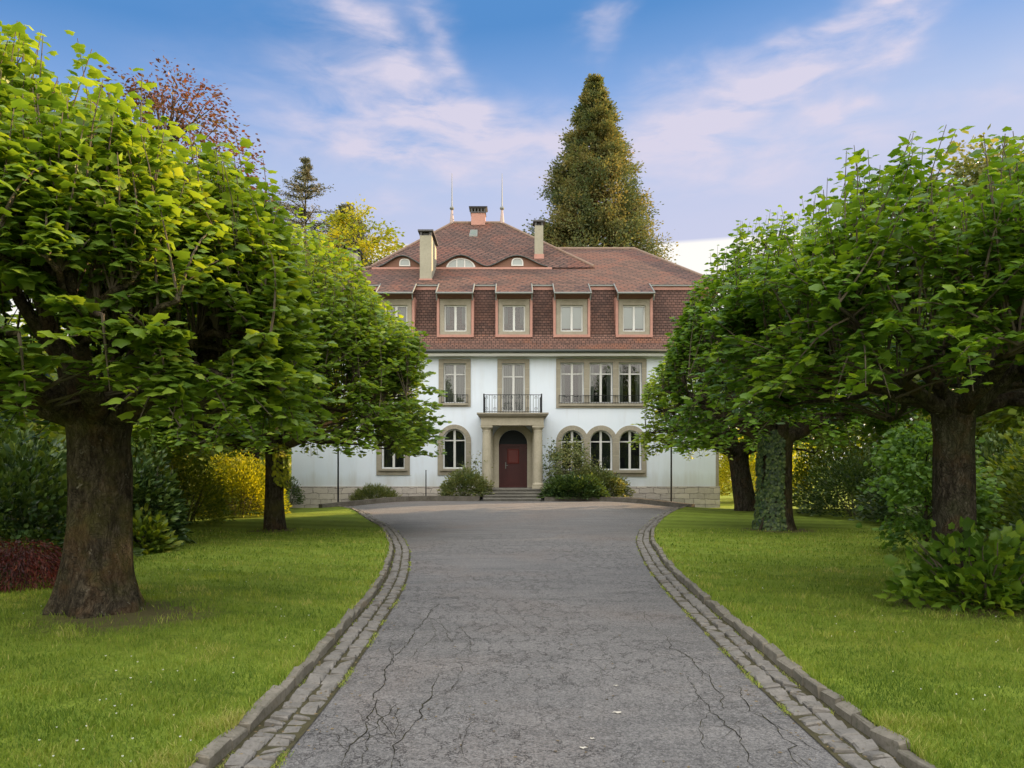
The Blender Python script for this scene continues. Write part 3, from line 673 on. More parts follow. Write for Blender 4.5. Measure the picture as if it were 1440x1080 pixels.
# daisies and white petals dotted over both lawns
def daisies():
    r = np.random.RandomState(3); V = []; Fc = []
    for i in range(520):
        d = 1 / r.uniform(1 / 16, 1 / 3.2); x = r.uniform(-1, 1) * (d * .75)
        if xlo(d) - .1 < x < xro(d) + .1: continue
        if mnoise.noise(Vector((x * .8, d * .8, 0))) < -.05: continue
        s = r.uniform(.0035, .0075); k = len(V); z = float(zg(x, d)) + .07 + r.uniform(.03, .05)
        for j in range(6): V.append((x + s * math.cos(j * 1.047), d + s * math.sin(j * 1.047), z + .003 * (j % 2)))
        V.append((x, d, z - .006)); Fc += [(k + j, k + (j + 1) % 6, k + 6) for j in range(6)]
    me = bpy.data.meshes.new('daisies'); me.from_pydata(V, [], Fc); me.materials.append(M['petal']); o = link('daisies', me)
    tag(o, 'tiny white daisies dotted across the mown lawns', 'flowers', kind='stuff')
daisies()

# ================================================================== HOUSE
D = 31.0; S = F / D
def fx_(px): return (px - 720) / S
def fz_(py): return CAMZ + (HZ - py) / S
def PX(px, d): return (px - 720) * d / F
def PZ(py, d): return CAMZ + (HZ - py) * d / F
XL, XR, YB = -9.24, 8.64, 44.0
house = empty('house', (0, D, 0), 'pale blue villa with brown mansard roof and red arched front door', 'house')
def arch(x0, x1, z0, zt, n=18):
    r = (x1 - x0) / 2; cx = (x0 + x1) / 2; zs = zt - r
    return [(x0, z0), (x1, z0)] + [(cx + r * math.cos(t), zs + r * math.sin(t)) for t in np.linspace(0, math.pi, n)]
def rect(x0, x1, z0, z1): return [(x0, z0), (x1, z0), (x1, z1), (x0, z1)]
ARW = [(537, 569, 603, 659), (623, 655, 603, 659), (789, 820.5, 605, 661), (829.5, 861, 605, 661), (870.5, 902, 605, 661)]   # arched ground floor
UPW = [(541, 572, 511, 567), (624, 655, 511, 567), (706, 738, 511, 579), (788, 821, 510, 567), (829, 861.5, 510, 567), (870, 902.5, 510, 567)]
holes = [arch(fx_(a), fx_(b), fz_(e), fz_(c)) for a, b, c, e in ARW] + [rect(fx_(a), fx_(b), fz_(e), fz_(c)) for a, b, c, e in UPW]
DOORH = arch(fx_(701.5), fx_(741.5), .705, fz_(604.5)); holes.append(DOORH)
ZP = fz_(684)
exobj('front_wall', rect(XL, XR, ZP - .12, 6.28), holes, D, .35, M['plaster'], house)
wb = MB(); wb.box(XL, XL + .3, D + .351, YB, ZP - .1, 6.28); wb.box(XR - .3, XR, D + .351, YB, ZP - .1, 6.28); wb.box(XL + .301, XR - .301, YB - .3, YB, ZP - .1, 6.28)
wb.build('rear_walls', M['plaster'], house)
ib = MB(); ib.box(XL + .31, XR - .31, D + 2.6, D + 2.7, ZP, 6.2); ib.box(XL + .31, XR - .31, D + .4, D + 2.59, 3.35, 3.6); ib.build('interior_wall', M['dark'], house)
pb = MB(); pb.box(XL - .06, fx_(684), D - .07, D + .02, -.6, ZP); pb.box(fx_(758), XR + .06, D - .07, D + .02, -.6, ZP); pb.box(XL - .06, XL + .02, D + .021, YB, -.6, ZP); pb.box(XR - .02, XR + .06, D + .021, YB, -.6, ZP); pb.build('stone_plinth', M['rubble'], house)
cs = MB(); cs.box(XR - .10, XR + .02, D - .022, D + .25, ZP, 6.15); cs.build('corner_trim', M['stone'], house)

def joints(mb, x, z0, z1, zsp, d, wd):
    pass
def window(par, holes_px, outer, kind, d0=D, surround='stone', sub='net', rail=False, transom=.27, fd=.14, name='window', proud=.045, arched=False):
    """one window with stone surround; holes_px list of openings"""
    hs = [(arch if arched else rect)(PX(a, d0), PX(b, d0), PZ(e, d0), PZ(c, d0)) for a, b, c, e in holes_px]
    w_ = exobj(name, outer, hs, d0 - proud, proud + .06 if d0 == D else proud + .12, M[surround], par)
    fr = MB(); cu = []; pn = MB(); frs = []
    for (a, b, c, e) in holes_px:
        x0, x1, z0, z1 = PX(a, d0), PX(b, d0), PZ(e, d0), PZ(c, d0); cx = (x0 + x1) / 2; t = .055; y = d0 + fd
        o_ = (arch if arched else rect)(x0 - .01, x1 + .01, z0 - .01, z1 + .01)
        i_ = (arch if arched else rect)(x0 + t, x1 - t, z0 + t, z1 - t)
        frs.append(extr(o_, [i_], y, .07))
        fr.box(cx - .046, cx + .046, y - .015, y + .069, z0 + t - .003, z1 - t + .003)
        if transom:
            zt = (z1 - (x1 - x0) / 2 - .01) if arched else z1 - (z1 - z0) * transom
            fr.box(x0 + t - .004, cx - .0461, y + .004, y + .066, zt - .025, zt + .025); fr.box(cx + .0461, x1 - t + .004, y + .004, y + .066, zt - .025, zt + .025)
        pn.add([(x0 + .02, y + .035, z0 + .02), (x1 - .02, y + .035, z0 + .02), (x1 - .02, y + .035, z1 - .02), (x0 + .02, y + .035, z1 - .02)] if not arched else [(p[0], y + .035, p[1]) for p in arch(x0 + .02, x1 - .02, z0 + .02, z1 - .02)], [tuple(range(4 if not arched else 20))])
        cu.append((x0, x1, z0, z1, y))
    me = bpy.data.meshes.new('frame'); V = list(fr.v); Fc = list(fr.f)
    for m_ in frs:
        k = len(V); V += [tuple(v.co) for v in m_.vertices]; Fc += [tuple(i + k for i in p.vertices) for p in m_.polygons]
    me.from_pydata(V, [], Fc); me.materials.append(M['white']); link('frame', me, w_)
    pn.build('pane', M['glass'], w_)
    cb = MB()
    for (x0, x1, z0, z1, y) in cu:
        yy = y + .14
        if sub == 'blind': cb.box(x0 - .02, x1 + .02, yy - .06, yy - .05, z0 - .02, z1 + .02)
        elif sub in ('net', 'drape', 'side'):
            n = 40; k = len(cb.v); spans = [(x0 - .05, x1 + .05)] if sub != 'side' else [(x0 - .05, x0 + (x1 - x0) * .22), (x1 - (x1 - x0) * .22, x1 + .05)]
            for (s0, s1) in spans:
                k = len(cb.v)
                for i in range(n + 1):
                    xx = s0 + (s1 - s0) * i / n; q = yy + .025 * math.sin(i * 1.9 + x0 * 7) + .012 * math.sin(i * .7 + x0); cb.v += [(xx, q, z0 - .1), (xx, q, z1 + .1)]
                for i in range(n): a_ = k + 2 * i; cb.f.append((a_, a_ + 2, a_ + 3, a_ + 1))
    if cb.v: cb.build('blind' if sub == 'blind' else 'curtain', M[{'net': 'curtain', 'drape': 'drape', 'blind': 'blind', 'side': 'curtain'}[sub]], w_, smooth=sub != 'blind')
    return w_
def sill(w_, xa, xb, z, d=D, h=.09, out_=.12): MB().box(xa, xb, d - out_, d - .046, z - h, z).build('sill', M['stone'], w_)
def guard(w_, x0, x1, zb, zt, y):
    mb = MB(); mb.box(x0, x1, y - .012, y + .012, zt - .02, zt); mb.box(x0, x1, y - .01, y + .01, zb + .03, zb + .05)
    n = max(3, int((x1 - x0) / .11))
    for i in range(n + 1): xx = x0 + (x1 - x0) * i / n; mb.tube([(xx, y, zb), (xx, y, zt - .01)], .008, 5)
    mb.build('guard_rail', M['iron'], w_)
# arched ground-floor windows
for a, b, c, e in ARW[:2]:
    x0, x1 = fx_(a - 7.5), fx_(b + 7.5); zt = fz_(c - 6); zb = fz_(668)
    w_ = window(house, [(a, b, c, e)], arch(x0, x1, zb, zt), 'g', sub='drape', arched=True); sill(w_, fx_(a - 4), fx_(b + 4), fz_(e))
    r_ = (x1 - x0) / 2; cx = (x0 + x1) / 2; zs = zt - r_
def arch3():
    cs_ = [(a + b) / 2 for a, b, c, e in ARW[2:]]; ro = 22.7 / S; zs = fz_(621); pts = [(fx_(782), fz_(670)), (fx_(909), fz_(670))]
    cxs = [fx_(c) for c in cs_]
    for k in (2, 1, 0):
        cx = cxs[k]; a0 = 0.0 if k == 2 else math.acos(((cxs[k + 1] - cx) / 2) / ro); a1 = math.pi if k == 0 else math.pi - math.acos(((cx - cxs[k - 1]) / 2) / ro)
        pts += [(cx + ro * math.cos(t), zs + ro * math.sin(t)) for t in np.linspace(a0, a1, 14)]
    return pts
w_ = window(house, ARW[2:], arch3(), 'g', sub='drape', arched=True); sill(w_, fx_(785), fx_(906), fz_(662))
# upper windows
for a, b, c, e in UPW[:2]:
    w_ = window(house, [(a, b, c, e)], rect(fx_(a - 7), fx_(b + 7), fz_(572), fz_(505)), 'u', sub='net'); sill(w_, fx_(a - 3), fx_(b + 3), fz_(e)); guard(w_, fx_(a - 3), fx_(b + 3), fz_(567), fz_(555), D - .075)
w_ = window(house, [UPW[2]], rect(fx_(699.5), fx_(744.5), fz_(580), fz_(505)), 'u', sub='net', name='balcony_window')
w_ = window(house, UPW[3:], rect(fx_(782), fx_(909), fz_(574), fz_(504.5)), 'u', sub='side'); sill(w_, fx_(786), fx_(906), fz_(568)); guard(w_, fx_(786), fx_(906), fz_(568), fz_(556), D - .09)
# stone joints on surrounds
JW = {}
def jadd(px, mb): JW.setdefault(px, []).append(mb)
jb = MB()
for (a, b) in [(617, 624), (655, 662), (699.5, 706), (738, 744.5), (782, 788), (821, 829), (861.5, 870), (902.5, 909)]:
    for py in (518, 547): jb.box(fx_(a), fx_(b), D - .0475, D - .04, fz_(py) - .012, fz_(py) + .012)
for (a, b) in [(615.5, 623), (655, 662.5), (782, 789), (820.5, 829.5), (861, 870.5), (902, 909), (569, 576.5)]:
    for py in (622, 641): jb.box(fx_(a), fx_(b), D - .0475, D - .04, fz_(py) - .01, fz_(py) + .01)
for k, (a, b, c, e) in enumerate(ARW):
    cx = fx_((a + b) / 2); rr = (b - a) / 2 / S; zs = fz_(c) - rr
    for t in np.linspace(.25, math.pi - .25, 8):
        p0 = Vector((cx + rr * math.cos(t), 0, zs + rr * math.sin(t))); p1 = Vector((cx + (rr + .16) * math.cos(t), 0, zs + (rr + .16) * math.sin(t))); n_ = Vector((-math.sin(t), 0, math.cos(t))) * .008
        jb.add([(q.x, D - .048, q.z) for q in (p0 - n_, p1 - n_, p1 + n_, p0 + n_)], [(0, 1, 2, 3)])
for wi in list(house.children):          # the pale joints are part of the surround they lie on
    if not wi.name.startswith(('window', 'balcony_window')): continue
    co_ = [v.co for v in wi.data.vertices]; xa, xb = min(c.x for c in co_) - .02, max(c.x for c in co_) + .02; za, zb0 = min(c.z for c in co_), max(c.z for c in co_) + .05
    fs = [f for f in jb.f if all(xa <= jb.v[i][0] <= xb and za <= jb.v[i][2] <= zb0 for i in f)]
    if not fs: continue
    bm = bmesh.new(); bm.from_mesh(wi.data); wi.data.materials.append(M['stone_pale'])
    for f in fs:
        nf = bm.faces.new([bm.verts.new(jb.v[i]) for i in f]); nf.material_index = 1
    bm.to_mesh(wi.data); bm.free()

# door in its arched stone ring, set back in the porch
dx0, dx1 = fx_(701.5), fx_(741.5); dz0 = .705; dzt = fz_(604.5); zl = fz_(625.5)
exobj('door_surround', arch(fx_(691), fx_(752), dz0 + .002, fz_(594.5)), [arch(dx0, dx1, dz0 - .2, dzt)][:0] + [arch(dx0, dx1, dz0 + .004, dzt)], D - .05, .07, M['stone_pale'], house)
dr = MB(); dy = D + .2
dr.box(dx0 - .02, dx1 + .02, dy, dy + .06, dz0, zl - .06)
door = dr.build('front_door', M['door'], house)
st = MB()
for (a, b) in ((dx0, dx0 + .07), (dx1 - .07, dx1)): st.box(a - .01, b, dy - .045, dy, dz0, zl - .06)
st.box(dx0 - .01, dx1 + .01, dy - .05, dy + .05, zl - .06, zl + .03)
for xx in (fx_(709.5), fx_(733.5)): st.box(xx - .02, xx + .02, dy - .03, dy, dz0, zl - .061)
st.build('door_frame', M['door'], door)
lp = MB(); lp.box(fx_(712.5), fx_(731), dy - .022, dy - .001, fz_(653), fz_(630)); lp.build('upper_panel', M['door'], door)
lp = MB(); lp.frustum((fx_(713.5), fx_(730), fz_(652), fz_(631)), (fx_(715), fx_(728.5), fz_(650.5), fz_(632.5)), 0, .02); lp.v = [(x, dy - .022 - z, y) for x, y, z in lp.v]; lp.build('upper_panel', M['door_bright'], door)
lp = MB(); lp.box(fx_(712.5), fx_(731), dy - .02, dy - .001, fz_(681), fz_(661)); lp.box(fx_(714), fx_(729.5), dy - .034, dy - .021, fz_(679.5), fz_(662.5)); lp.box(fx_(712), fx_(731.5), dy - .03, dy - .001, fz_(658), fz_(656)); lp.build('lower_panel', M['door'], door)
hb = MB(); hb.box(fx_(710.5), fx_(711.6), dy - .05, dy - .02, fz_(659), fz_(650)); hb.tube([(fx_(711), dy - .05, fz_(654.5)), (fx_(711), dy - .08, fz_(654.5)), (fx_(714), dy - .08, fz_(654.5))], .012, 6); hb.build('handle', M['zinc'], door)
fl = exobj('fanlight', arch(dx0 - .01, dx1 + .01, zl + .031, dzt + .01), [], dy - .01, .03, M['drape'], door)
# porch
porch = MB(); yf = 29.3
cxl, cxr = PX(684.5, 29.5), PX(756.5, 29.5)
zf = .74
for cx in (cxl, cxr):
    c_ = MB(); yc = 29.55
    c_.box(cx - .24, cx + .24, yc - .24, yc + .24, zf - .02, zf + .10)
    c_.lathe(cx, yc, [(.225, zf + .10), (.235, zf + .13), (.225, zf + .17), (.195, zf + .20), (.19, zf + .24), (.192, 1.6), (.172, 2.93), (.168, 2.98), (.185, 2.985), (.185, 3.01), (.172, 3.02), (.172, 3.06), (.20, 3.10), (.225, 3.15)], 28)
    c_.box(cx - .235, cx + .235, yc - .235, yc + .235, 3.15, 3.235)
    c_.build('column', M['stone_pale'], house, smooth=False)
    # pilaster against the wall
    MB().box(cx - .2, cx + .2, D - .14, D - .051, zf - .04, 3.235).build('pilaster', M['stone_pale'], house)
ent = MB(); xa, xb = cxl - .22, cxr + .22
ent.box(xa, xb, yf, yf + .48, 3.236, 3.53); ent.box(xa, xa + .44, yf + .481, D - .005, 3.236, 3.53); ent.box(xb - .44, xb, yf + .481, D - .005, 3.236, 3.53); ent.box(xa + .441, xb - .441, yf + .481, D - .06, 3.44, 3.53)
ent.build('entablature', M['stone_pale'], house)
co = MB(); x_a, x_b = PX(670.5, 29.1), PX(771.5, 29.1)
co.frustum((xa - .02, xb + .02, yf - .02, D - .006), (x_a + .05, x_b - .05, 29.12, D - .006), 3.531, 3.61); co.box(x_a + .05, x_b - .05, 29.12, D - .006, 3.611, 3.66); co.box(x_a, x_b, 29.07, D - .006, 3.661, 3.72)
co.build('balcony_slab', M['stone'], house)
MB().box(xa + .05, xb - .05, yf + .05, D - .02, .60, zf - .021).build('porch_floor', M['stone_dark'], house)
sb_ = MB(); sx0, sx1 = PX(680, 28.2), PX(760, 28.2)
for i in range(4):
    ztp = .27 + (zf - .03 - .27) * (i + 1) / 4 + .0; y0 = 28.15 + i * .33
    sb_.box(sx0, sx1, y0 + .03, 29.9, ztp - .2 if i else 0, ztp - .04); sb_.box(sx0 - .02, sx1 + .02, y0, 29.9, ztp - .039, ztp)
sb_.build('steps', M['stone_dark'], house)
# balcony railing
rl = MB(); zb_, zt_ = 3.72, PZ(555, 29.35); rx0, rx1 = PX(680.5, 29.3), PX(761.5, 29.3); ry = 29.28
for (x_, y_) in ((rx0, ry), (rx1, ry)): rl.box(x_ - .028, x_ + .028, y_ - .028, y_ + .028, zb_, zt_ + .03)
rl.box(rx0, rx1, ry - .014, ry + .014, zt_ - .028, zt_); rl.box(rx0, rx1, ry - .01, ry + .01, zb_ + .05, zb_ + .07)
for x_ in (rx0, rx1): rl.box(x_ - .012, x_ + .012, ry, D - .05, zt_ - .027, zt_ - .001); rl.box(x_ - .01, x_ + .01, ry, D - .05, zb_ + .05, zb_ + .07)
nb = 21
for i in range(1, nb):
    xx = rx0 + (rx1 - rx0) * i / nb; rl.tube([(xx, ry, zb_), (xx, ry, zt_ - .02)], .0085, 5)
    for s_ in ((-1, 1) if i % 3 == 1 else ()):
        rl.tube([(xx + s_ * (.008 + .045 * (1 - math.cos(t)) / 2), ry, zt_ - .12 + .045 * math.sin(t)) for t in np.linspace(0, 5, 9)], .007, 4, False)
        rl.tube([(xx + s_ * (.008 + .045 * (1 - math.cos(t)) / 2), ry, zb_ + .17 + .045 * math.sin(t)) for t in np.linspace(0, 5, 9)], .007, 4, False)
for i in range(1, 12):
    yy = ry + (D - .05 - ry) * i / 12
    for x_ in (rx0, rx1): rl.tube([(x_, yy, zb_), (x_, yy, zt_ - .02)], .0085, 5)
rl.build('balcony_railing', M['iron'], house)

# eaves
eb = MB(); eo = .50
eb.frustum((XL - eo, XR + eo, D - eo, YB + eo), (XL - eo, XR + eo, D - eo, YB + eo), 6.17, 6.30); eb.build('eaves_board', M['fascia'], house)
gb = MB(); ge = eo + .09
for (p, q) in (((XL - ge, D - ge), (XR + ge, D - ge)), ((XR + ge, D - ge), (XR + ge, YB + ge)), ((XL - ge, D - ge), (XL - ge, YB + ge))):
    gb.tube([(p[0], p[1], 6.355), (q[0], q[1], 6.355)], .065, 10)
gb.build('gutter', M['gutter'], house, smooth=True)
sk = MB(); sk.frustum((XL - .57, XR + .57, D - .57, YB + .57), (XL - .25, XR + .25, D - .25, YB + .25), 6.40, 6.72, False); sk.frustum((XL - .25, XR + .25, D - .25, YB + .25), (XL + .05, XR - .05, D + .05, YB - .05), 6.72, 7.15, False)
sk.build('roof_skirt', M['tile_skirt'], house)
mn = MB(); mn.frustum((XL + .05, XR - .05, D + .05, YB - .05), (XL + .62, XR - .62, D + .75, YB - .7), 7.15, 9.35, False); mn.build('mansard', M['tile_dark'], house)
# upper roof
ZE, YE = 9.38, 31.6; s1 = .529; ex0, ex1, eyb = -9.65, 9.05, 44.5
rf = MB(); Ls, Rs = (-2.1, 38.07, 12.8), (6.33, 38.07, 12.8)
rf.add([(ex0, YE, ZE), (ex1, YE, ZE), (ex1, eyb, ZE), (ex0, eyb, ZE), Ls, Rs], [(0, 1, 5, 4), (1, 2, 5), (2, 3, 4, 5), (3, 0, 4)])
rf.build('upper_roof', M['tile'], house)
ev = MB(); ev.box(ex0 + .03, ex1 - .03, YE + .05, eyb - .05, ZE - .22, ZE - .03); ev.build('copper_fascia', M['copper'], house)
ev = MB(); ev.box(ex0 - .02, ex1 + .02, YE - .03, YE + .049, ZE - .075, ZE - .02); ev.build('eaves_gutter', M['zinc'], house)
cx0, cx1, ZC, YC = PX(522, 34.27), PX(835, 34.27), 10.79, 34.27; YR = 39.1; ZR = 14.42; crx0, crx1 = -3.16, -.53
BR = [(PX(566, YC), 36 * YC / F, .50), (PX(648, YC), 40 * YC / F, .52), (PX(727, YC), 46 * YC / F, .50)]
def brow(x):
    h = 0.0
    for c, hw, hh in BR:
        t = abs(x - c) / hw
        if t < 1: h = max(h, hh * math.cos(math.pi / 2 * t) ** 2)
    return h
def zcen(x, d):
    pl = ZC + .09 + .745 * (d - YC); h = brow(x); b = ZC + .10 + h + .22 * (d - YC) if h > .004 else -9
    k = .10; m_ = max(pl, b); 
    return m_ + (k * .5 * max(0, 1 - abs(pl - b) / k) ** 2 if b > -5 else 0) * .5
nx_, ny_ = 170, 40; V = []; Fc = []
for j in range(ny_ + 1):
    t = (j / ny_) ** 1.3; d = YC - .12 + (YR - YC + .12) * t; tt = max(0, (d - YC) / (YR - YC))
    a_, b_ = cx0 + (crx0 - cx0) * tt, cx1 + (crx1 - cx1) * tt
    for i in range(nx_ + 1):
        x = a_ + (b_ - a_) * i / nx_; V.append((x, d, zcen(x, d)))
for j in range(ny_):
    for i in range(nx_): a = j * (nx_ + 1) + i; Fc.append((a, a + 1, a + nx_ + 2, a + nx_ + 1))
me = bpy.data.meshes.new('central_roof'); me.from_pydata(V, [], Fc); me.materials.append(M['tile'])
uvl = me.uv_layers.new(name='UVMap')
for l_ in me.loops: c_ = me.vertices[l_.vertex_index].co; uvl.data[l_.index].uv = (c_.x, (c_.y - YC) * 1.25)
me.shade_smooth(); link('central_roof', me, house)
zr = ZC + .09 + .745 * (YR - YC)
cr_ = MB(); yb2 = 2 * YR - YC
cr_.add([(cx0, YC, ZC + .08), (crx0, YR, zr), (cx0, yb2, ZC + .08), (cx0, yb2, ZC - 1.2), (cx0, YC, ZC - .3)], [(0, 2, 1), (0, 4, 3, 2)])
cr_.add([(cx1, YC, ZC + .08), (crx1, YR, zr), (cx1, yb2, ZC + .08)], [(0, 1, 2)]); cr_.add([(cx0, yb2, ZC + .08), (cx1, yb2, ZC + .08), (crx1, YR, zr), (crx0, YR, zr), (cx0, yb2, ZC - 1.2), (cx1, yb2, ZC - 1.2)], [(0, 3, 2, 1), (0, 1, 5, 4)])
cr_.build('central_roof', M['tile'], house)
# ridge and hip caps
rt = MB(); rt.tube([(crx0, YR, zr), (crx1, YR, zr)], .09, 8); rt.tube([(crx1, YR, zr), (cx1, YC, ZC + .09)], .07, 8); rt.tube([(crx0, YR, zr), (cx0, YC, ZC + .09)], .07, 8)
rt.tube([Ls, Rs], .09, 8); rt.tube([Rs, (ex1, YE, ZE)], .07, 8); rt.tube([(cx0, YC, ZC + .05), (ex0, YE, ZE)], .07, 8)
rt.build('ridge_tiles', mat('ridge_tile', rough=.9, fn=f_stone((.20, .14, .11), (.28, .20, .15), (.13, .10, .08), 5)), house)
# eyebrow fronts
xs = np.linspace(cx0 + .05, PX(776, YC), 150)
me = extr([(xs[0], ZC - .02), (xs[-1], ZC - .02)] + [(x, zcen(x, YC) - .015) for x in xs[::-1]], [], YC, .05); me.materials.append(M['brown_paint']); link('eyebrow_front', me, house)
er = MB()
er.tube([(x, YC - .12, zcen(x, YC - .12) - .02) for x in xs], .028, 6); er.build('eyebrow_edge', M['gutter'], house)
MB().box(xs[0], xs[-1], YC - .16, YC - .001, ZC - .09, ZC + .0).build('copper_fascia', M['copper'], house)
for (a, b, c, e, nd) in ((561.5, 577, 364, 374.5, 1), (627.5, 668.5, 363.5, 377, 3), (719, 736, 363, 374, 1)):
    x0, x1, z0, z1 = PX(a, YC), PX(b, YC), PZ(e, YC), PZ(c, YC); cx = (x0 + x1) / 2; hw = (x1 - x0) / 2
    def ell(s, zb=0): return [(cx - hw * s, z0 + zb), (cx + hw * s, z0 + zb)] + [(cx + hw * s * math.copysign(abs(math.cos(t)) ** (1.0 if nd == 3 else .6), math.cos(t)), z0 + zb + (z1 - z0) * (s if zb else 1) * (math.sin(t) ** (1 if nd == 3 else .6)) * (1 if not zb else .93)) for t in np.linspace(.08, math.pi - .08, 20)]
    w_ = exobj('eyebrow_window', ell(1), [ell(.87 if nd == 3 else .8, .045)], YC - .03, .06, M['white'], house)
    if nd == 3:
        for q in (-.27, .27):
            mm = MB(); mm.box(cx + q * hw - .025, cx + q * hw + .025, YC - .028, YC - .001, z0 + .03, z0 + (z1 - z0) * .93)
            mm.build('mullion', M['white'], w_)
    gl = MB(); e_ = ell(.93, .02); gl.add([(p[0], YC - .006, p[1]) for p in e_], [tuple(range(len(e_)))]); gl.build('pane', mat('eyebrow_glass', (.30, .34, .33), .12, .6), w_)
# dormers
for k, (ra, rb, sub) in enumerate(((447, 499, 'blind'), (531, 583, 'net'), (614.7, 666, 'side'), (697, 748.5, 'side'), (778.5, 829.6, 'blind'), (866, 917.5, 'blind'))):
    df = 30.95; xm = PX((ra + rb) / 2, df); hw = 23.3 * df / F; z0 = 6.98; y_e = 30.46; z_e = ZE - s1 * (YE - y_e)
    xa_, xb_ = xm - hw - .02, xm + hw + .02
    dm = MB(); dm.box(xa_ + .03, xb_ - .03, df + .12, 32.2, z0, 8.82)
    dm.f = [f for i, f in enumerate(dm.f) if i != 2]
    dormer = dm.build('dormer', M['brown_paint'], house)
    a, b = 720 + (xm * F / df) - 15.7, 720 + (xm * F / df) + 15.7
    w_ = window(dormer, [(a, b, 429, 466)], rect(xa_ + .06, xb_ - .06, PZ(470.5, df), PZ(420.5, df)), 'd', d0=df, sub=sub, transom=None, fd=.10, proud=.0)
    # cornice under the little eaves, copper sides and apron
    MB().frustum((xa_ + .02, xb_ - .02, df - .06, df + .13), (xa_ - .10, xb_ + .10, y_e + .08, df + .13), PZ(420.3, df), z_e - .05).build('cornice', M['brown_paint'], dormer)
    cp = MB(); cp.box(xa_ - .06, xa_ + .045, df - .03, 31.75, PZ(471, df), 8.72); cp.box(xb_ - .045, xb_ + .06, df - .03, 31.75, PZ(471, df), 8.72); cp.box(xa_ - .06, xb_ + .06, df - .06, df + .12, PZ(474.5, df), PZ(470.8, df)); cp.build('copper_flashing', M['copper'], dormer)
    rr_ = MB(); xr0, xr1 = xm - 25.9 * y_e / F, xm + 25.9 * y_e / F
    t_ = .07
    rr_.add([(xr0, y_e, z_e), (xr1, y_e, z_e), (xr1, YE + .6, ZE + s1 * .6 + .012), (xr0, YE + .6, ZE + s1 * .6 + .012), (xr0, y_e, z_e - t_), (xr1, y_e, z_e - t_), (xr1, YE + .6, ZE + s1 * .6 - t_), (xr0, YE + .6, ZE + s1 * .6 - t_)], [(0, 1, 2, 3), (4, 7, 6, 5), (0, 4, 5, 1), (0, 3, 7, 4), (1, 5, 6, 2)])
    rr_.build('dormer_roof', M['tile'], dormer)
    gg = MB(); gg.tube([(xr0 - .02, y_e - .05, z_e - .04), (xr1 + .02, y_e - .05, z_e - .04)], .045, 8)
    for x_ in (xr0, xr1): gg.tube([(x_, y_e, z_e + .01), (x_, YE - .03, ZE + .01)], .028, 6); gg.tube([(x_ + (.02 if x_ == xr0 else -.02), y_e - .02, z_e - .06), (x_ + (.02 if x_ == xr0 else -.02), y_e + .12, z_e - .30)], .03, 6)
    gg.build('dormer_gutter', M['zinc'], dormer)
# chimneys
def chimney(x0, x1, y0, y1, zb, zt, flash, posts=True, side_cop=False):
    c_ = MB().box(x0, x1, y0, y1, zb, zt); ch = c_.build('chimney', M['concrete'], house)
    MB().box(x0 - .03, x1 + .03, y0 - .03, y1 + .03, zb, zb + flash).build('flashing', M['copper'], ch)
    cp = MB(); h = .17
    for (x_, y_) in ((x0 + .05, y0 + .05), (x1 - .05, y0 + .05), (x0 + .05, y1 - .05), (x1 - .05, y1 - .05)): cp.box(x_ - .045, x_ + .045, y_ - .045, y_ + .045, zt, zt + h)
    cp.box(x0 + .12, x1 - .12, y0 + .12, y1 - .12, zt, zt + h - .04); cp.box(x0 - .08, x1 + .08, y0 - .08, y1 + .08, zt + h, zt + h + .07)
    cp.build('chimney_cap', M['chimney_cap'], ch); return ch
d_ = 32.3; ch = chimney(PX(590.3, d_), PX(607, d_), d_, d_ + 2.05, PZ(400, d_) - .05, PZ(331, d_), .30)
MB().add([(PX(607, d_) + .02, d_ + .03, PZ(391, d_)), (PX(607, d_) + .02, d_ + 2.02, PZ(391, d_) + 1.05), (PX(607, d_) + .02, d_ + 2.02, PZ(400, d_) - .1), (PX(607, d_) + .02, d_ + .03, PZ(400, d_) - .1)], [(0, 3, 2, 1)])
d_ = 35.07; chimney(PX(752, d_), PX(764, d_), d_, d_ + .6, PZ(363, d_) - .05, PZ(317, d_), .24)
d_ = 37.0; chimney(PX(491, d_), PX(503, d_), d_, d_ + .8, 9.9, PZ(356, d_), .1)
cc2 = MB().box(PX(663, YR), PX(682.5, YR), YR - .3, YR + .35, zr - .2, PZ(302, YR)); ch = cc2.build('chimney', M['copper'], house)
cp = MB(); xa2, xb2 = PX(663, YR), PX(682.5, YR); zt2 = PZ(302, YR)
cp.box(xa2 - .04, xb2 + .04, YR - .34, YR + .39, zt2, zt2 + .05)
for i in range(5):
    x_ = xa2 + .03 + (xb2 - xa2 - .06) * i / 4
    for y_ in (YR - .27, YR + .32): cp.box(x_ - .035, x_ + .035, y_ - .035, y_ + .035, zt2 + .05, zt2 + .23)
cp.frustum((xa2 - .02, xb2 + .02, YR - .32, YR + .37), (xa2 - .12, xb2 + .12, YR - .42, YR + .47), zt2 + .23, zt2 + .31); cp.build('chimney_cap', M['chimney_cap'], ch)
for px in (635.5, 706):
    x_ = PX(px, YR); zb2 = zr - .05
    f_ = MB().lathe(x_, YR, [(.12, zb2), (.11, zb2 + .15), (.055, PZ(297, YR)), (.05, PZ(295.5, YR))], 12); fi = f_.build('finial', mat('finial_lead', (.40, .32, .30), .7, .3), house)
    MB().lathe(x_, YR, [(.03, PZ(296, YR)), (.10, PZ(294.5, YR)), (.125, PZ(293, YR)), (.10, PZ(291.5, YR)), (.04, PZ(290, YR))], 12).build('ball', M['zinc'], fi)
    MB().tube([(x_, YR, PZ(291, YR)), (x_, YR, PZ(262, YR)), (x_, YR, PZ(244, YR))], [.035, .022, .012], 6).build('spike', M['zinc'], fi)
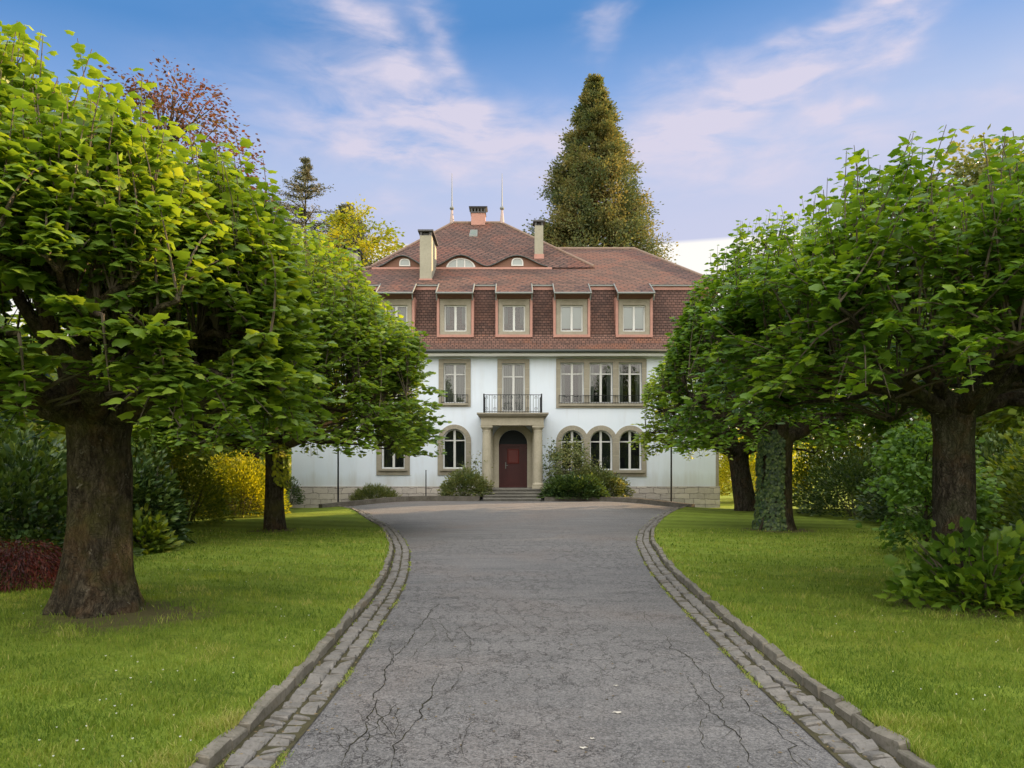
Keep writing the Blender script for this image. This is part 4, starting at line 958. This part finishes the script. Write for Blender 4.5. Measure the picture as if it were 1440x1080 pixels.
# skylight
sk_d0, sk_d1 = 37.45, 38.1
def zpl(d): return ZC + .09 + .745 * (d - YC)
sx0_, sx1_ = PX(660, 37.6), PX(671.5, 37.6)
sl_ = MB(); sl_.add([(sx0_, sk_d0, zpl(sk_d0) + .07), (sx1_, sk_d0, zpl(sk_d0) + .07), (sx1_ - .02, sk_d1, zpl(sk_d1) + .07), (sx0_ + .03, sk_d1, zpl(sk_d1) + .07), (sx0_, sk_d0, zpl(sk_d0) - .05), (sx1_, sk_d0, zpl(sk_d0) - .05), (sx1_ - .02, sk_d1, zpl(sk_d1) - .05), (sx0_ + .03, sk_d1, zpl(sk_d1) - .05)], [(0, 1, 2, 3), (0, 4, 5, 1), (1, 5, 6, 2), (3, 7, 4, 0), (2, 6, 7, 3)])
sky_ = sl_.build('skylight', M['zinc'], house)
MB().add([(0, 0, 0)], []) 
sp_ = MB(); sp_.add([(sx0_ + .06, sk_d0 + .08, zpl(sk_d0 + .08) + .075), (sx1_ - .06, sk_d0 + .08, zpl(sk_d0 + .08) + .075), (sx1_ - .07, sk_d1 - .08, zpl(sk_d1 - .08) + .075), (sx0_ + .08, sk_d1 - .08, zpl(sk_d1 - .08) + .075)], [(0, 1, 2, 3)]); sp_.build('pane', mat('skylight_glass', (.20, .24, .22), .1, .6), sky_)

# ------------------------------------------------------------------ forecourt: low walls, beds, posts
def bed_wall(name, pts, label, top, thick=.26):
    mb = MB(); n = len(pts); up_, dn = [], []
    P = [Vector((x, y, 0)) for x, y in pts]; k = 0
    for i, p in enumerate(P):
        t = (P[min(i + 1, n - 1)] - P[max(i - 1, 0)]).normalized(); nn = Vector((-t.y, t.x, 0)); z = float(zg(p.x, p.y)); a = p; b = p + nn * thick
        j = .012 * mnoise.noise(Vector((i * .9, 0, top)))
        mb.v += [(a.x, a.y, z - .15), (a.x, a.y, z + top + j), (b.x, b.y, z + top + j), (b.x, b.y, z - .15)]
    for i in range(n - 1):
        a = 4 * i
        for q in range(3): mb.f.append((a + q, a + 4 + q, a + 5 + q, a + 1 + q))
    mb.f.append((0, 1, 2, 3)); m = 4 * (n - 1); mb.f.append((m, m + 3, m + 2, m + 1))
    o = mb.build(name, M['rubble_dark']); tag(o, label, 'wall'); return o
M['rubble_dark'] = mat('low_wall_stone', rough=.95, spec=.1, fn=f_stone((.10, .09, .075), (.18, .165, .14), (.055, .05, .035), 3))
def bez(P, n=24):
    P = np.array(P, float); t = np.linspace(0, 1, len(P)); q = np.linspace(0, 1, n); return [(float(np.interp(s, t, P[:, 0])), float(np.interp(s, t, P[:, 1]))) for s in q]
WLp = bez([(-6.95, 27.1), (-6.3, 27.75), (-5.2, 28.1), (-4.0, 28.3), (-2.6, 28.35), (-1.25, 28.25)]); WRp = bez([(1.25, 28.1), (2.6, 28.2), (3.8, 28.1), (4.9, 27.75), (5.8, 27.2), (6.45, 26.6)])
bed_wall('garden_wall', WLp, 'low curved dark stone wall edging the bed left of the steps', .19)
bed_wall('garden_wall', WRp, 'low curved dark stone wall edging the bed right of the steps', .17)
for W_ in (WLp, WRp):
    rows = [[(x, y + (D - .05 - y) * t + (.15 if t == 0 else 0), float(zg(x, y)) + .11) for x, y in W_] for t in (0, .5, 1)]
    grid_sheet('planting_bed', rows, M['soil'])
def post(px, d, ztop, r, label, z0):
    x = PX(px, d); mb = MB(); mb.lathe(x, d, [(r * 2.2, z0), (r * 2.2, z0 + .04), (r * 1.2, z0 + .06), (r, z0 + .12), (r * .9, ztop - .03), (r * 1.3, ztop - .02), (r * .6, ztop)], 12)
    tag(mb.build('metal_post', M['iron'], None, True), label, 'post', 'dark metal posts by the forecourt')
post(475.5, 28.4, 2.35, .034, 'tall black metal post in front of the facade at the left wall end', float(zg(-6.7, 28.4)) - .02)
post(944, 28.0, 2.35, .034, 'tall black metal post in front of the facade at the right wall end', float(zg(6.1, 28)) - .02)
post(599, 29.2, PZ(661, 29.2), .022, 'thin short grey post between the two left arched windows', .1)

# ------------------------------------------------------------------ trees along the drive
pollard(-4.42, 7.9, 2.4, 5.4, 2.18, .325, 1050, 32, .112, 'maple', 21, 'large near tree on the left lawn with thick mossy trunk', lm='leaf_near', flare=1.75, zb=.05, spike=.5, lump_=.28)
pollard(5.08, 8.5, 2.95, 4.75, 2.32, .225, 800, 31, .102, 'maple', 35, 'near right tree with dark trunk rising from leafy undergrowth', lm='leaf_right', bark='bark_dark', flare=1.3, zb=.05, spike=.6, limbk=1.15, rise=(.14, .48), low=.10, limbs=7, lump_=.26)
pollard(-5.75, 17.9, 4.1, 6.8, 2.15, .23, 1500, 29, .135, 'mid', 44, 'second left tree with slim trunk and wide crown overlapping the facade', lm='leaf_near', flare=1.25, zb=.05, spike=.4, lump_=.26, low=.3, skirt=1.2)
pollard(6.42, 18.0, 2.85, 7.4, 2.3, .40, 640, 28, .130, 'mid', 52, 'middle right tree with ivy climbing its stout trunk', lm='leaf_right', flare=1.35, zb=.05, spike=.4)
pollard(8.1, 25.5, 3.05, 6.3, 2.15, .36, 640, 25, .125, 'mid', 61, 'far right tree beside the house corner with dark leaning trunk', lm='leaf_fresh', bark='bark_dark', flare=1.35, zb=.0, spike=.4, lean=(-.35, 0), rx=1.2)
pollard(-9.2, 26.0, 3.6, 6.3, 2.4, .34, 380, 20, .15, 'mid', 66, 'far left tree almost hidden behind the second left tree', lm='leaf_near', bark='bark_dark', flare=1.3, zb=.0)
# ivy on the middle right trunk
def ivy(x, y, rr, z0, z1, n, a0, a1, seed, label, lm='leaf_dark', ls=.075):
    r = np.random.RandomState(seed); a = r.uniform(a0, a1, n); z = r.uniform(z0, z1, n); keep = np.array([mnoise.noise(Vector((q * 2, zz * 1.2, seed))) > -.35 for q, zz in zip(a, z)]); a = a[keep]; z = z[keep]
    fl = rr * (1 + .35 * np.exp(-(z - z0) / .35)); rad = fl + r.uniform(.02, .07, len(a))
    P = np.stack([x + rad * np.cos(a), y + rad * np.sin(a), z], 1); Dn = np.stack([np.cos(a) * .4, np.sin(a) * .4, -np.ones(len(a)) * .9], 1)
    root = empty('ivy', (x, y, z0), label, 'ivy'); 
    N = len(P); T, Fc = tmpl('mid'); d = Dn + r.normal(0, .2, (N, 3)); d /= np.linalg.norm(d, axis=1)[:, None]
    nrm = np.stack([np.cos(a), np.sin(a), np.full(N, .5)], 1) + r.normal(0, .25, (N, 3)); yv = np.cross(nrm, d); yv /= np.linalg.norm(yv, axis=1)[:, None]; zv = np.cross(d, yv); s = ls * r.uniform(.6, 1.3, N)
    V = P[:, None] + s[:, None, None] * (T[None, :, 0:1] * d[:, None] + T[None, :, 1:2] * yv[:, None] + T[None, :, 2:3] * zv[:, None]); k = len(T)
    np_mesh('foliage', V.reshape(-1, 3), (Fc[None] + (np.arange(N) * k)[:, None, None]).reshape(-1, 3), M[lm], np.repeat(r.rand(N), k), root)
    mb = MB()
    for i in range(4):
        aa = r.uniform(a0, a1); mb.tube([(x + (rr * (1 + .35 * math.exp(-(z_ - z0) / .35)) + .02) * math.cos(aa + .15 * math.sin(z_ * 3)), y + (rr * (1 + .35 * math.exp(-(z_ - z0) / .35)) + .02) * math.sin(aa + .15 * math.sin(z_ * 3)), z_) for z_ in np.linspace(z0, z1, 12)], .013, 5)
    mb.build('stems', M['twig'], root, uv=False)
ivy(6.42, 18.0, .40, .05, 2.5, 2300, R_(170), R_(275), 4, 'dark green ivy climbing the middle right trunk')
ivy(-5.75, 17.9, .23, 1.15, 2.2, 190, R_(285), R_(375), 8, 'ivy leaves coloured sunlit yellow on the slim left trunk', 'leaf_sunlit', .10)  # sunlit yellow comes from the leaf colour, not from the sun lamp

# ------------------------------------------------------------------ shrubs
# left border
shrub('rhododendron', 'dark glossy rhododendron at the left picture edge', -7.7, 11.4, 1.55, 1.6, 2.15, 5200, .12, 'leaf_dark', 101, group='border shrubs on the left')
shrub('red_maple', 'low dome of dark red cut leaf maple', -6.35, 9.5, .68, .6, .68, 4200, .07, 'leaf_red', 102, kind='thin', group='border shrubs on the left', lumps=.12, up=-.9)
shrub('small_shrub', 'small green leafy plant in front of the red maple', -6.75, 9.15, .5, .35, .42, 700, .08, 'leaf_dark', 103)
shrub('laurel', 'glossy laurel right behind the thick left trunk', -7.0, 13.9, .8, .9, 1.95, 2600, .12, 'leaf_dark', 104, up=.1)
shrub('laurel', 'low bright laurel at the foot of the taller laurel', -6.55, 13.2, .42, .4, .75, 500, .13, 'leaf_hedge', 105)
shrub('clipped_yew', 'narrow mossy green column shrub left of the golden hedge', -8.5, 17.6, .45, .5, 2.5, 2400, .07, 'leaf_hedge', 106, kind='thin')
shrub('brown_green_shrub', 'rounded olive shrub between the column shrub and the golden hedge', -8.6, 19.4, 1.1, 1.1, 1.9, 4200, .07, 'leaf_hedge', 107, kind='oval')
shrub('golden_hedge', 'golden yellow shrub lit by the low sun on the left', -8.4, 22.9, 1.4, 1.2, 2.0, 8000, .075, 'leaf_sunlit', 108, kind='oval', lumps=.15)
shrub('dark_shrub', 'dark round bush at the left end of the facade', -9.1, 30.2, .55, .5, 1.15, 1500, .06, 'leaf_dark', 109)
# right border
shrub('rhododendron', 'dark rhododendron nearest the middle right tree', 10.6, 22.6, 1.7, 1.8, 2.1, 5200, .09, 'leaf_dark', 111, group='border shrubs on the right')
shrub('rhododendron', 'wide dark rhododendron in the middle of the right border', 11.0, 19.3, 1.7, 1.9, 2.3, 5200, .10, 'leaf_dark', 112, group='border shrubs on the right')
shrub('hedge_shrub', 'tall olive shrub behind the right border', 12.8, 20.8, 1.9, 2.4, 3.4, 6500, .10, 'leaf_hedge', 113, group='border shrubs on the right')
shrub('hedge_shrub', 'dense dark green shrub left of the near right trunk', 10.2, 15.6, 1.5, 1.6, 2.2, 4800, .10, 'leaf_dark', 114, group='border shrubs on the right')
shrub('hedge_shrub', 'tall green shrub at the right picture edge', 9.6, 12.4, 1.5, 1.7, 2.7, 5200, .10, 'leaf_hedge', 115, group='border shrubs on the right')
shrub('hedge_shrub', 'dark low shrub behind the undergrowth at the right edge', 8.0, 10.4, 1.0, 1.0, 1.15, 2400, .10, 'leaf_dark', 116, group='border shrubs on the right')
shrub('hedge_shrub', 'bushy green shrub lit from behind at the end of the right border', 11.4, 26.6, 1.6, 1.4, 2.6, 4200, .09, 'leaf_hedge', 117, group='border shrubs on the right')
blob_tree('japanese_maple', 'layered bright green maple left of the near right trunk', 7.15, 12.8, 2.25, .85, .25, 80, 60, .085, 'leaf_bright', 120, kind='mid', tr=.05, cs=.20, rz=1.0)
shrub('undergrowth', 'broad leaved undergrowth around the foot of the near right tree', 5.15, 8.05, .95, .6, .95, 800, .100, 'leaf_right', 121, kind='maple', stems=24, shell=.8, lumps=.3)
shrub('undergrowth', 'low leafy suckers at the right edge beside the near right tree', 6.1, 8.1, .6, .55, .7, 420, .098, 'leaf_right', 122, kind='maple', stems=14, shell=.8)
# beds in front of the house
shrub('azalea', 'rounded pale green azalea left of the steps', PX(655, 28.9), 29.0, .98, .6, 1.10, 4200, .075, 'leaf_pieris', 131, z0=.36)
blob_tree('rose_bush', 'straggly leafy stems above the azalea left of the steps', PX(668, 29.6), 29.6, 1.85, .6, .9, 26, 9, .10, 'leaf_pieris', 132, tr=.02, cat='shrub', z0=.3, cs=.2)
blob_tree('magnolia_shrub', 'tall loose shrub right of the steps covering the arched window', PX(803, 29.6), 29.7, 2.35, .85, .4, 60, 60, .10, 'leaf_pieris', 133, tr=.04, cat='shrub', z0=.3, cs=.26, kind='oval')
shrub('azalea', 'wide yellow green azalea under the triple arched window', PX(838, 29.2), 29.3, 1.35, .6, 1.25, 5200, .08, 'leaf_pieris', 134, z0=.34)
shrub('laurel', 'low dark laurel spilling over the wall right of the steps', PX(808, 28.5), 28.55, 1.35, .62, .95, 4600, .09, 'leaf_dark', 135, z0=.33)
blob_tree('rose_bush', 'thin climber with sparse leaves beside the right column', PX(774, 29.4), 29.5, 2.3, .35, .5, 30, 6, .10, 'leaf_dark', 136, tr=.02, cat='shrub', z0=.3, cs=.3)
shrub('lavender_clump', 'low pale green clump behind the left low wall', PX(527, 29.2), 29.2, .95, .45, .70, 2200, .12, 'leaf_pieris', 137, kind='thin', z0=.15, up=1.2)
shrub('golden_shrub', 'sunlit golden shrub behind the right corner of the house', 10.9, 35.0, 1.4, 1.6, 3.6, 8000, .09, 'leaf_sunlit', 138)
shrub('golden_shrub', 'second sunlit golden shrub farther behind the right corner', 13.2, 38.5, 2.2, 2.0, 4.2, 6000, .11, 'leaf_sunlit', 139)

# ------------------------------------------------------------------ background trees
bt = 'tall garden trees behind the right border'
for i, (x, y, H, R, lm, lb) in enumerate([(15.0, 5.0, 9.5, 3.4, 'leaf_hedge', 'tall garden tree outside the right edge nearest the camera'), (15.5, 10.5, 9.5, 3.4, 'leaf_hedge', 'tall garden tree behind the near right tree crown'), (15.5, 24.0, 12.0, 2.8, 'leaf_pieris', 'yellowish tree showing above the near right crown'),
        (14.9, 17.5, 10.6, 3.1, 'leaf_hedge', 'tall garden tree whose top twigs show at the right picture edge'), (15.0, 26.6, 7.8, 2.9, 'leaf_hedge', 'garden tree behind the right border closest to the house'), (19.5, 27.6, 8.0, 2.3, 'leaf_hedge', 'garden tree farthest right beyond the border'), (22.5, 25.0, 10.5, 4.0, 'leaf_hedge', 'tall tree in the second row beyond the right border'), (22.5, 16.0, 11.0, 4.0, 'leaf_hedge', 'tall tree in the second row behind the yellowish tree')]):
    blob_tree('garden_tree', lb, x, y, H, R, .2, 190, 110, .24, lm, 200 + i, tr=.2, group=bt, cs=.16, power=.45)
bl = 'garden trees behind the left border'
for i, (x, y, H, R) in enumerate([(-12.0, 10.0, 4.6, 2.2), (-11.8, 14.5, 5.0, 2.3), (-12.2, 19.0, 5.2, 2.4), (-13.0, 24.0, 5.6, 2.6), (-14.5, 29.5, 6.0, 2.8)]):
    blob_tree('garden_tree', 'hazy green tree behind the left border, number counted from the camera: ' + ['nearest', 'second', 'third', 'fourth', 'farthest'][i], x, y, H, R, .2, 140, 100, .21, 'leaf_hedge', 230 + i, tr=.14, group=bl, cs=.17, power=.45)
blob_tree('copper_beech', 'tall copper beech with sparse dark red leaves', -16.7, 36.0, 21.2, 5.0, 5.0, 420, 40, .20, 'leaf_copper', 240, tr=.4, cs=.10, power=.7)
blob_tree('yellow_tree', 'yellow leaved tree above the left roof edge', -10.6, 52.0, 20.0, 3.8, 8.0, 190, 60, .26, 'leaf_yellow', 241, tr=.3, cs=.10, power=.6)
def conifer(name, label, x, y, H, Rb, zb, seed, lm, tiers, nb_, per, ls, droop=-.05, tr=.3, bark='bark_dark', prof=1.0, upturn=.25, kind='quad', cs=.06, qp=.8, lo=.72):
    r = np.random.RandomState(seed); root = empty(name, (x, y, 0), label, 'tree'); tb = MB()
    tb.tube([(x, y, H * t) for t in np.linspace(-.01, 1, 12)], [tr * (1 - .97 * t) + .01 for t in np.linspace(0, 1, 12)], 10); P, D_ = [], []
    T = []
    for i in range(tiers):
        t = (i + r.rand()) / tiers; z = zb + (H - zb) * t
        Rr = Rb * (1 - t) ** prof
        for j in range(nb_):
            a = r.uniform(0, 6.28); L = max(.25, Rr * r.uniform(lo, 1.08)); e = np.array((x + L * math.cos(a), y + L * math.sin(a), z + droop * L + upturn * L * .3)); m_ = np.array((x + .55 * L * math.cos(a), y + .55 * L * math.sin(a), z + droop * L))
            s0 = np.array((x, y, z)); ts = np.linspace(0, 1, 5); pts = [s0 * (1 - q) ** 2 + 2 * m_ * q * (1 - q) + e * q * q for q in ts]
            tb.tube(pts, [.05 * tr / .3, .04 * tr / .3, .03 * tr / .3, .02 * tr / .3, .01], 4, cap=False)
            n = int(per * (.35 + .65 * L / Rb)); q = r.uniform(.2, 1.0, n) ** qp; c = s0[None] * ((1 - q) ** 2)[:, None] + 2 * m_[None] * (q * (1 - q))[:, None] + e[None] * (q * q)[:, None]
            g_ = r.normal(0, cs * Rb, (n, 3)) * (.45 + .75 * min(1, L / Rb * 1.5)) * np.array([1, 1, .8]); P.append(c + g_); D_.append(np.array([math.cos(a), math.sin(a), .3]) * .6 + g_ / (cs * Rb) * .6); T.append(np.clip(r.uniform(.1, .9) + r.normal(0, .15, n), 0, 1))
    tb.build('trunk', M[bark], root, smooth=True, uv=False)
    leaves('crown', np.concatenate(P), np.concatenate(D_), ls, M[lm], kind, root, r, .9, np.concatenate(T), .1)
conifer('giant_sequoia', 'tall cone shaped sequoia behind the house', 6.7, 60, 32.9, 8.6, 8.0, 250, 'needle', 54, 12, 520, .20, droop=-.14, tr=.8, bark='bark_red', prof=.82, upturn=.6, cs=.040, qp=.45, lo=.74)
conifer('cedar', 'thin grey green cedar with bare tiers above the left tree', -16.2, 58, 25.8, 13.0, 8.0, 251, 'needle_grey', 34, 7, 330, .13, droop=.10, tr=.35, upturn=.1, cs=.014, qp=1.3, lo=.35)
conifer('cedar', 'bushier grey cedar right of the thin cedar', -13.4, 60, 22.6, 4.2, 6.0, 252, 'needle_grey', 44, 12, 200, .20, droop=.10, tr=.35, prof=.55, upturn=.3, cs=.07)

def woodland():
    r = np.random.RandomState(77); P = []
    segs = [((-20, -45), (-19, 45), 5.5, 420), ((-19, 45), (-30, 95), 9, 200), ((-30, 95), (60, 100), 9, 200), ((27, -45), (27, 24), 9.5, 330), ((-20, -45), (27, -45), 11, 300)]
    for a, b, H, n in segs:
        for i in range(n):
            t = r.rand(); c = np.array((a[0] + (b[0] - a[0]) * t, a[1] + (b[1] - a[1]) * t, 0)) + r.normal(0, 1.3, 3) * np.array([1, 1, 0])
            h = H * (.75 + .35 * mnoise.noise(Vector((c[0] * .12, c[1] * .12, 5)))) ; c[2] = h * r.uniform(.02, .92)
            P.append(c + r.normal(0, 1, (90, 3)) * np.array([1.1, 1.1, .75]))
    P = np.concatenate(P); P = P[P[:, 2] > -.3]; D_ = r.normal(0, 1, (len(P), 3))
    o = leaves('distant_woodland', P, D_, .55, M['leaf_hedge'], 'quad', None, r, .8); o['kind'] = 'stuff'; tag(o, 'green woodland beyond the garden borders', 'woodland')
woodland()

def scatter_stuff():
    r = np.random.RandomState(91); V = []; Fc = []
    def leaf(x, y, z, s):
        a = r.uniform(0, 6.28); k = len(V)
        for j, (u, v, h) in enumerate(((-1, 0, .1), (0, .5, .35), (1, 0, .15), (0, -.5, .3))):
            V.append((x + s * (u * math.cos(a) - v * math.sin(a)), y + s * (u * math.sin(a) + v * math.cos(a)), z + s * h * r.uniform(.3, 1.2)))
        Fc.append((k, k + 1, k + 2, k + 3))
    for i in range(900):
        m = r.rand(); side = -1 if r.rand() < .5 else 1; fx = xlo if side < 0 else xro
        if m < .5: d = 1 / r.uniform(1 / 22, 1 / 3.2); x = float(fx(d)) - side * r.uniform(.10, .55); z = float(zg(x, d)) + .03
        elif m < .8: cx, cy = ((-4.2, 7.5), (5.1, 8.1), (-5.7, 17.7), (6.4, 17.7))[r.randint(4)]; x = cx + r.normal(0, .7); d = cy + r.normal(0, .6); z = .10
        else: d = 1 / r.uniform(1 / 26, 1 / 3.4); x = r.uniform(float(xlo(d)) + .4, float(xro(d)) - .4); z = float(zg(x, d)) + .008
        leaf(x, d, z, r.uniform(.006, .016))
    me = bpy.data.meshes.new('leaf_litter'); me.from_pydata(V, [], Fc); me.materials.append(mat('litter', rough=.9, fn=f_stone((.10, .07, .035), (.26, .19, .09), (.05, .035, .02), 3))); tag(link('leaf_litter', me), 'dry brown leaf crumbs along the gutters and under the trees', 'leaves', kind='stuff')
    # weeds rooted in the gutter joints and at the asphalt edge
    n = 9000; side = np.where(r.rand(n) < .5, -1, 1); d = 1 / r.uniform(1 / 24, 1 / 3, n); d = d[:]; cl_ = np.array([mnoise.noise(Vector((a * 1.7, s_ * 5, 0))) for a, s_ in zip(d, side)]); kp = cl_ > .02; d = d[kp]; side = side[kp]; n = len(d)
    off = np.where(r.rand(n) < .6, r.normal(.395, .014, n), r.normal(.115, .01, n)); x = np.where(side < 0, xlo(d), xro(d)) - side * off; z = zg(x, d) + .01
    h = r.uniform(.008, .03, n); a = r.uniform(0, 6.28, n); wd = .0025 * np.clip(d / 5, 1, 2.5); B = np.stack([x, d, z], 1); S_ = np.stack([np.cos(a), np.sin(a), np.zeros(n)], 1) * wd[:, None]; T = B + np.stack([np.sin(a * 3) * h, np.cos(a * 2) * h, h], 1)
    V = np.stack([B - S_, B + S_, T], 1).reshape(-1, 3); o = np_mesh('weeds', V, np.arange(3 * n).reshape(-1, 3), M['grass'], np.repeat(r.uniform(.3, 1, n), 3)); o['kind'] = 'stuff'; tag(o, 'small green weeds in the joints of the cobbled gutters', 'weeds')
scatter_stuff()

# ------------------------------------------------------------------ litter on the drive
for k, (px, py, s) in enumerate(((868, 1004, .028), (866, 966, .017), (820, 1054, .022), (833, 1041, .016))):
    x, y = gp(px, py); V = [(x + s * (1 + .3 * math.sin(j * 2.1 + k)) * math.cos(j * .785), y + s * .6 * (1 + .3 * math.cos(j * 3 + k)) * math.sin(j * .785), .010 + .004 * (j % 2)) for j in range(8)]
    me = bpy.data.meshes.new('fallen_petal'); me.from_pydata(V + [(x, y, .014)], [], [(j, (j + 1) % 8, 8) for j in range(8)]); me.materials.append(M['dry_leaf'])
    tag(link('fallen_petal', me), ['largest pale petal lying on the drive right of centre', 'small pale petal farthest up the drive', 'pale petal nearest the camera on the drive', 'tiny pale petal just above the nearest petal'][k], 'petal', 'pale petals on the asphalt')
bpy.context.view_layer.update()
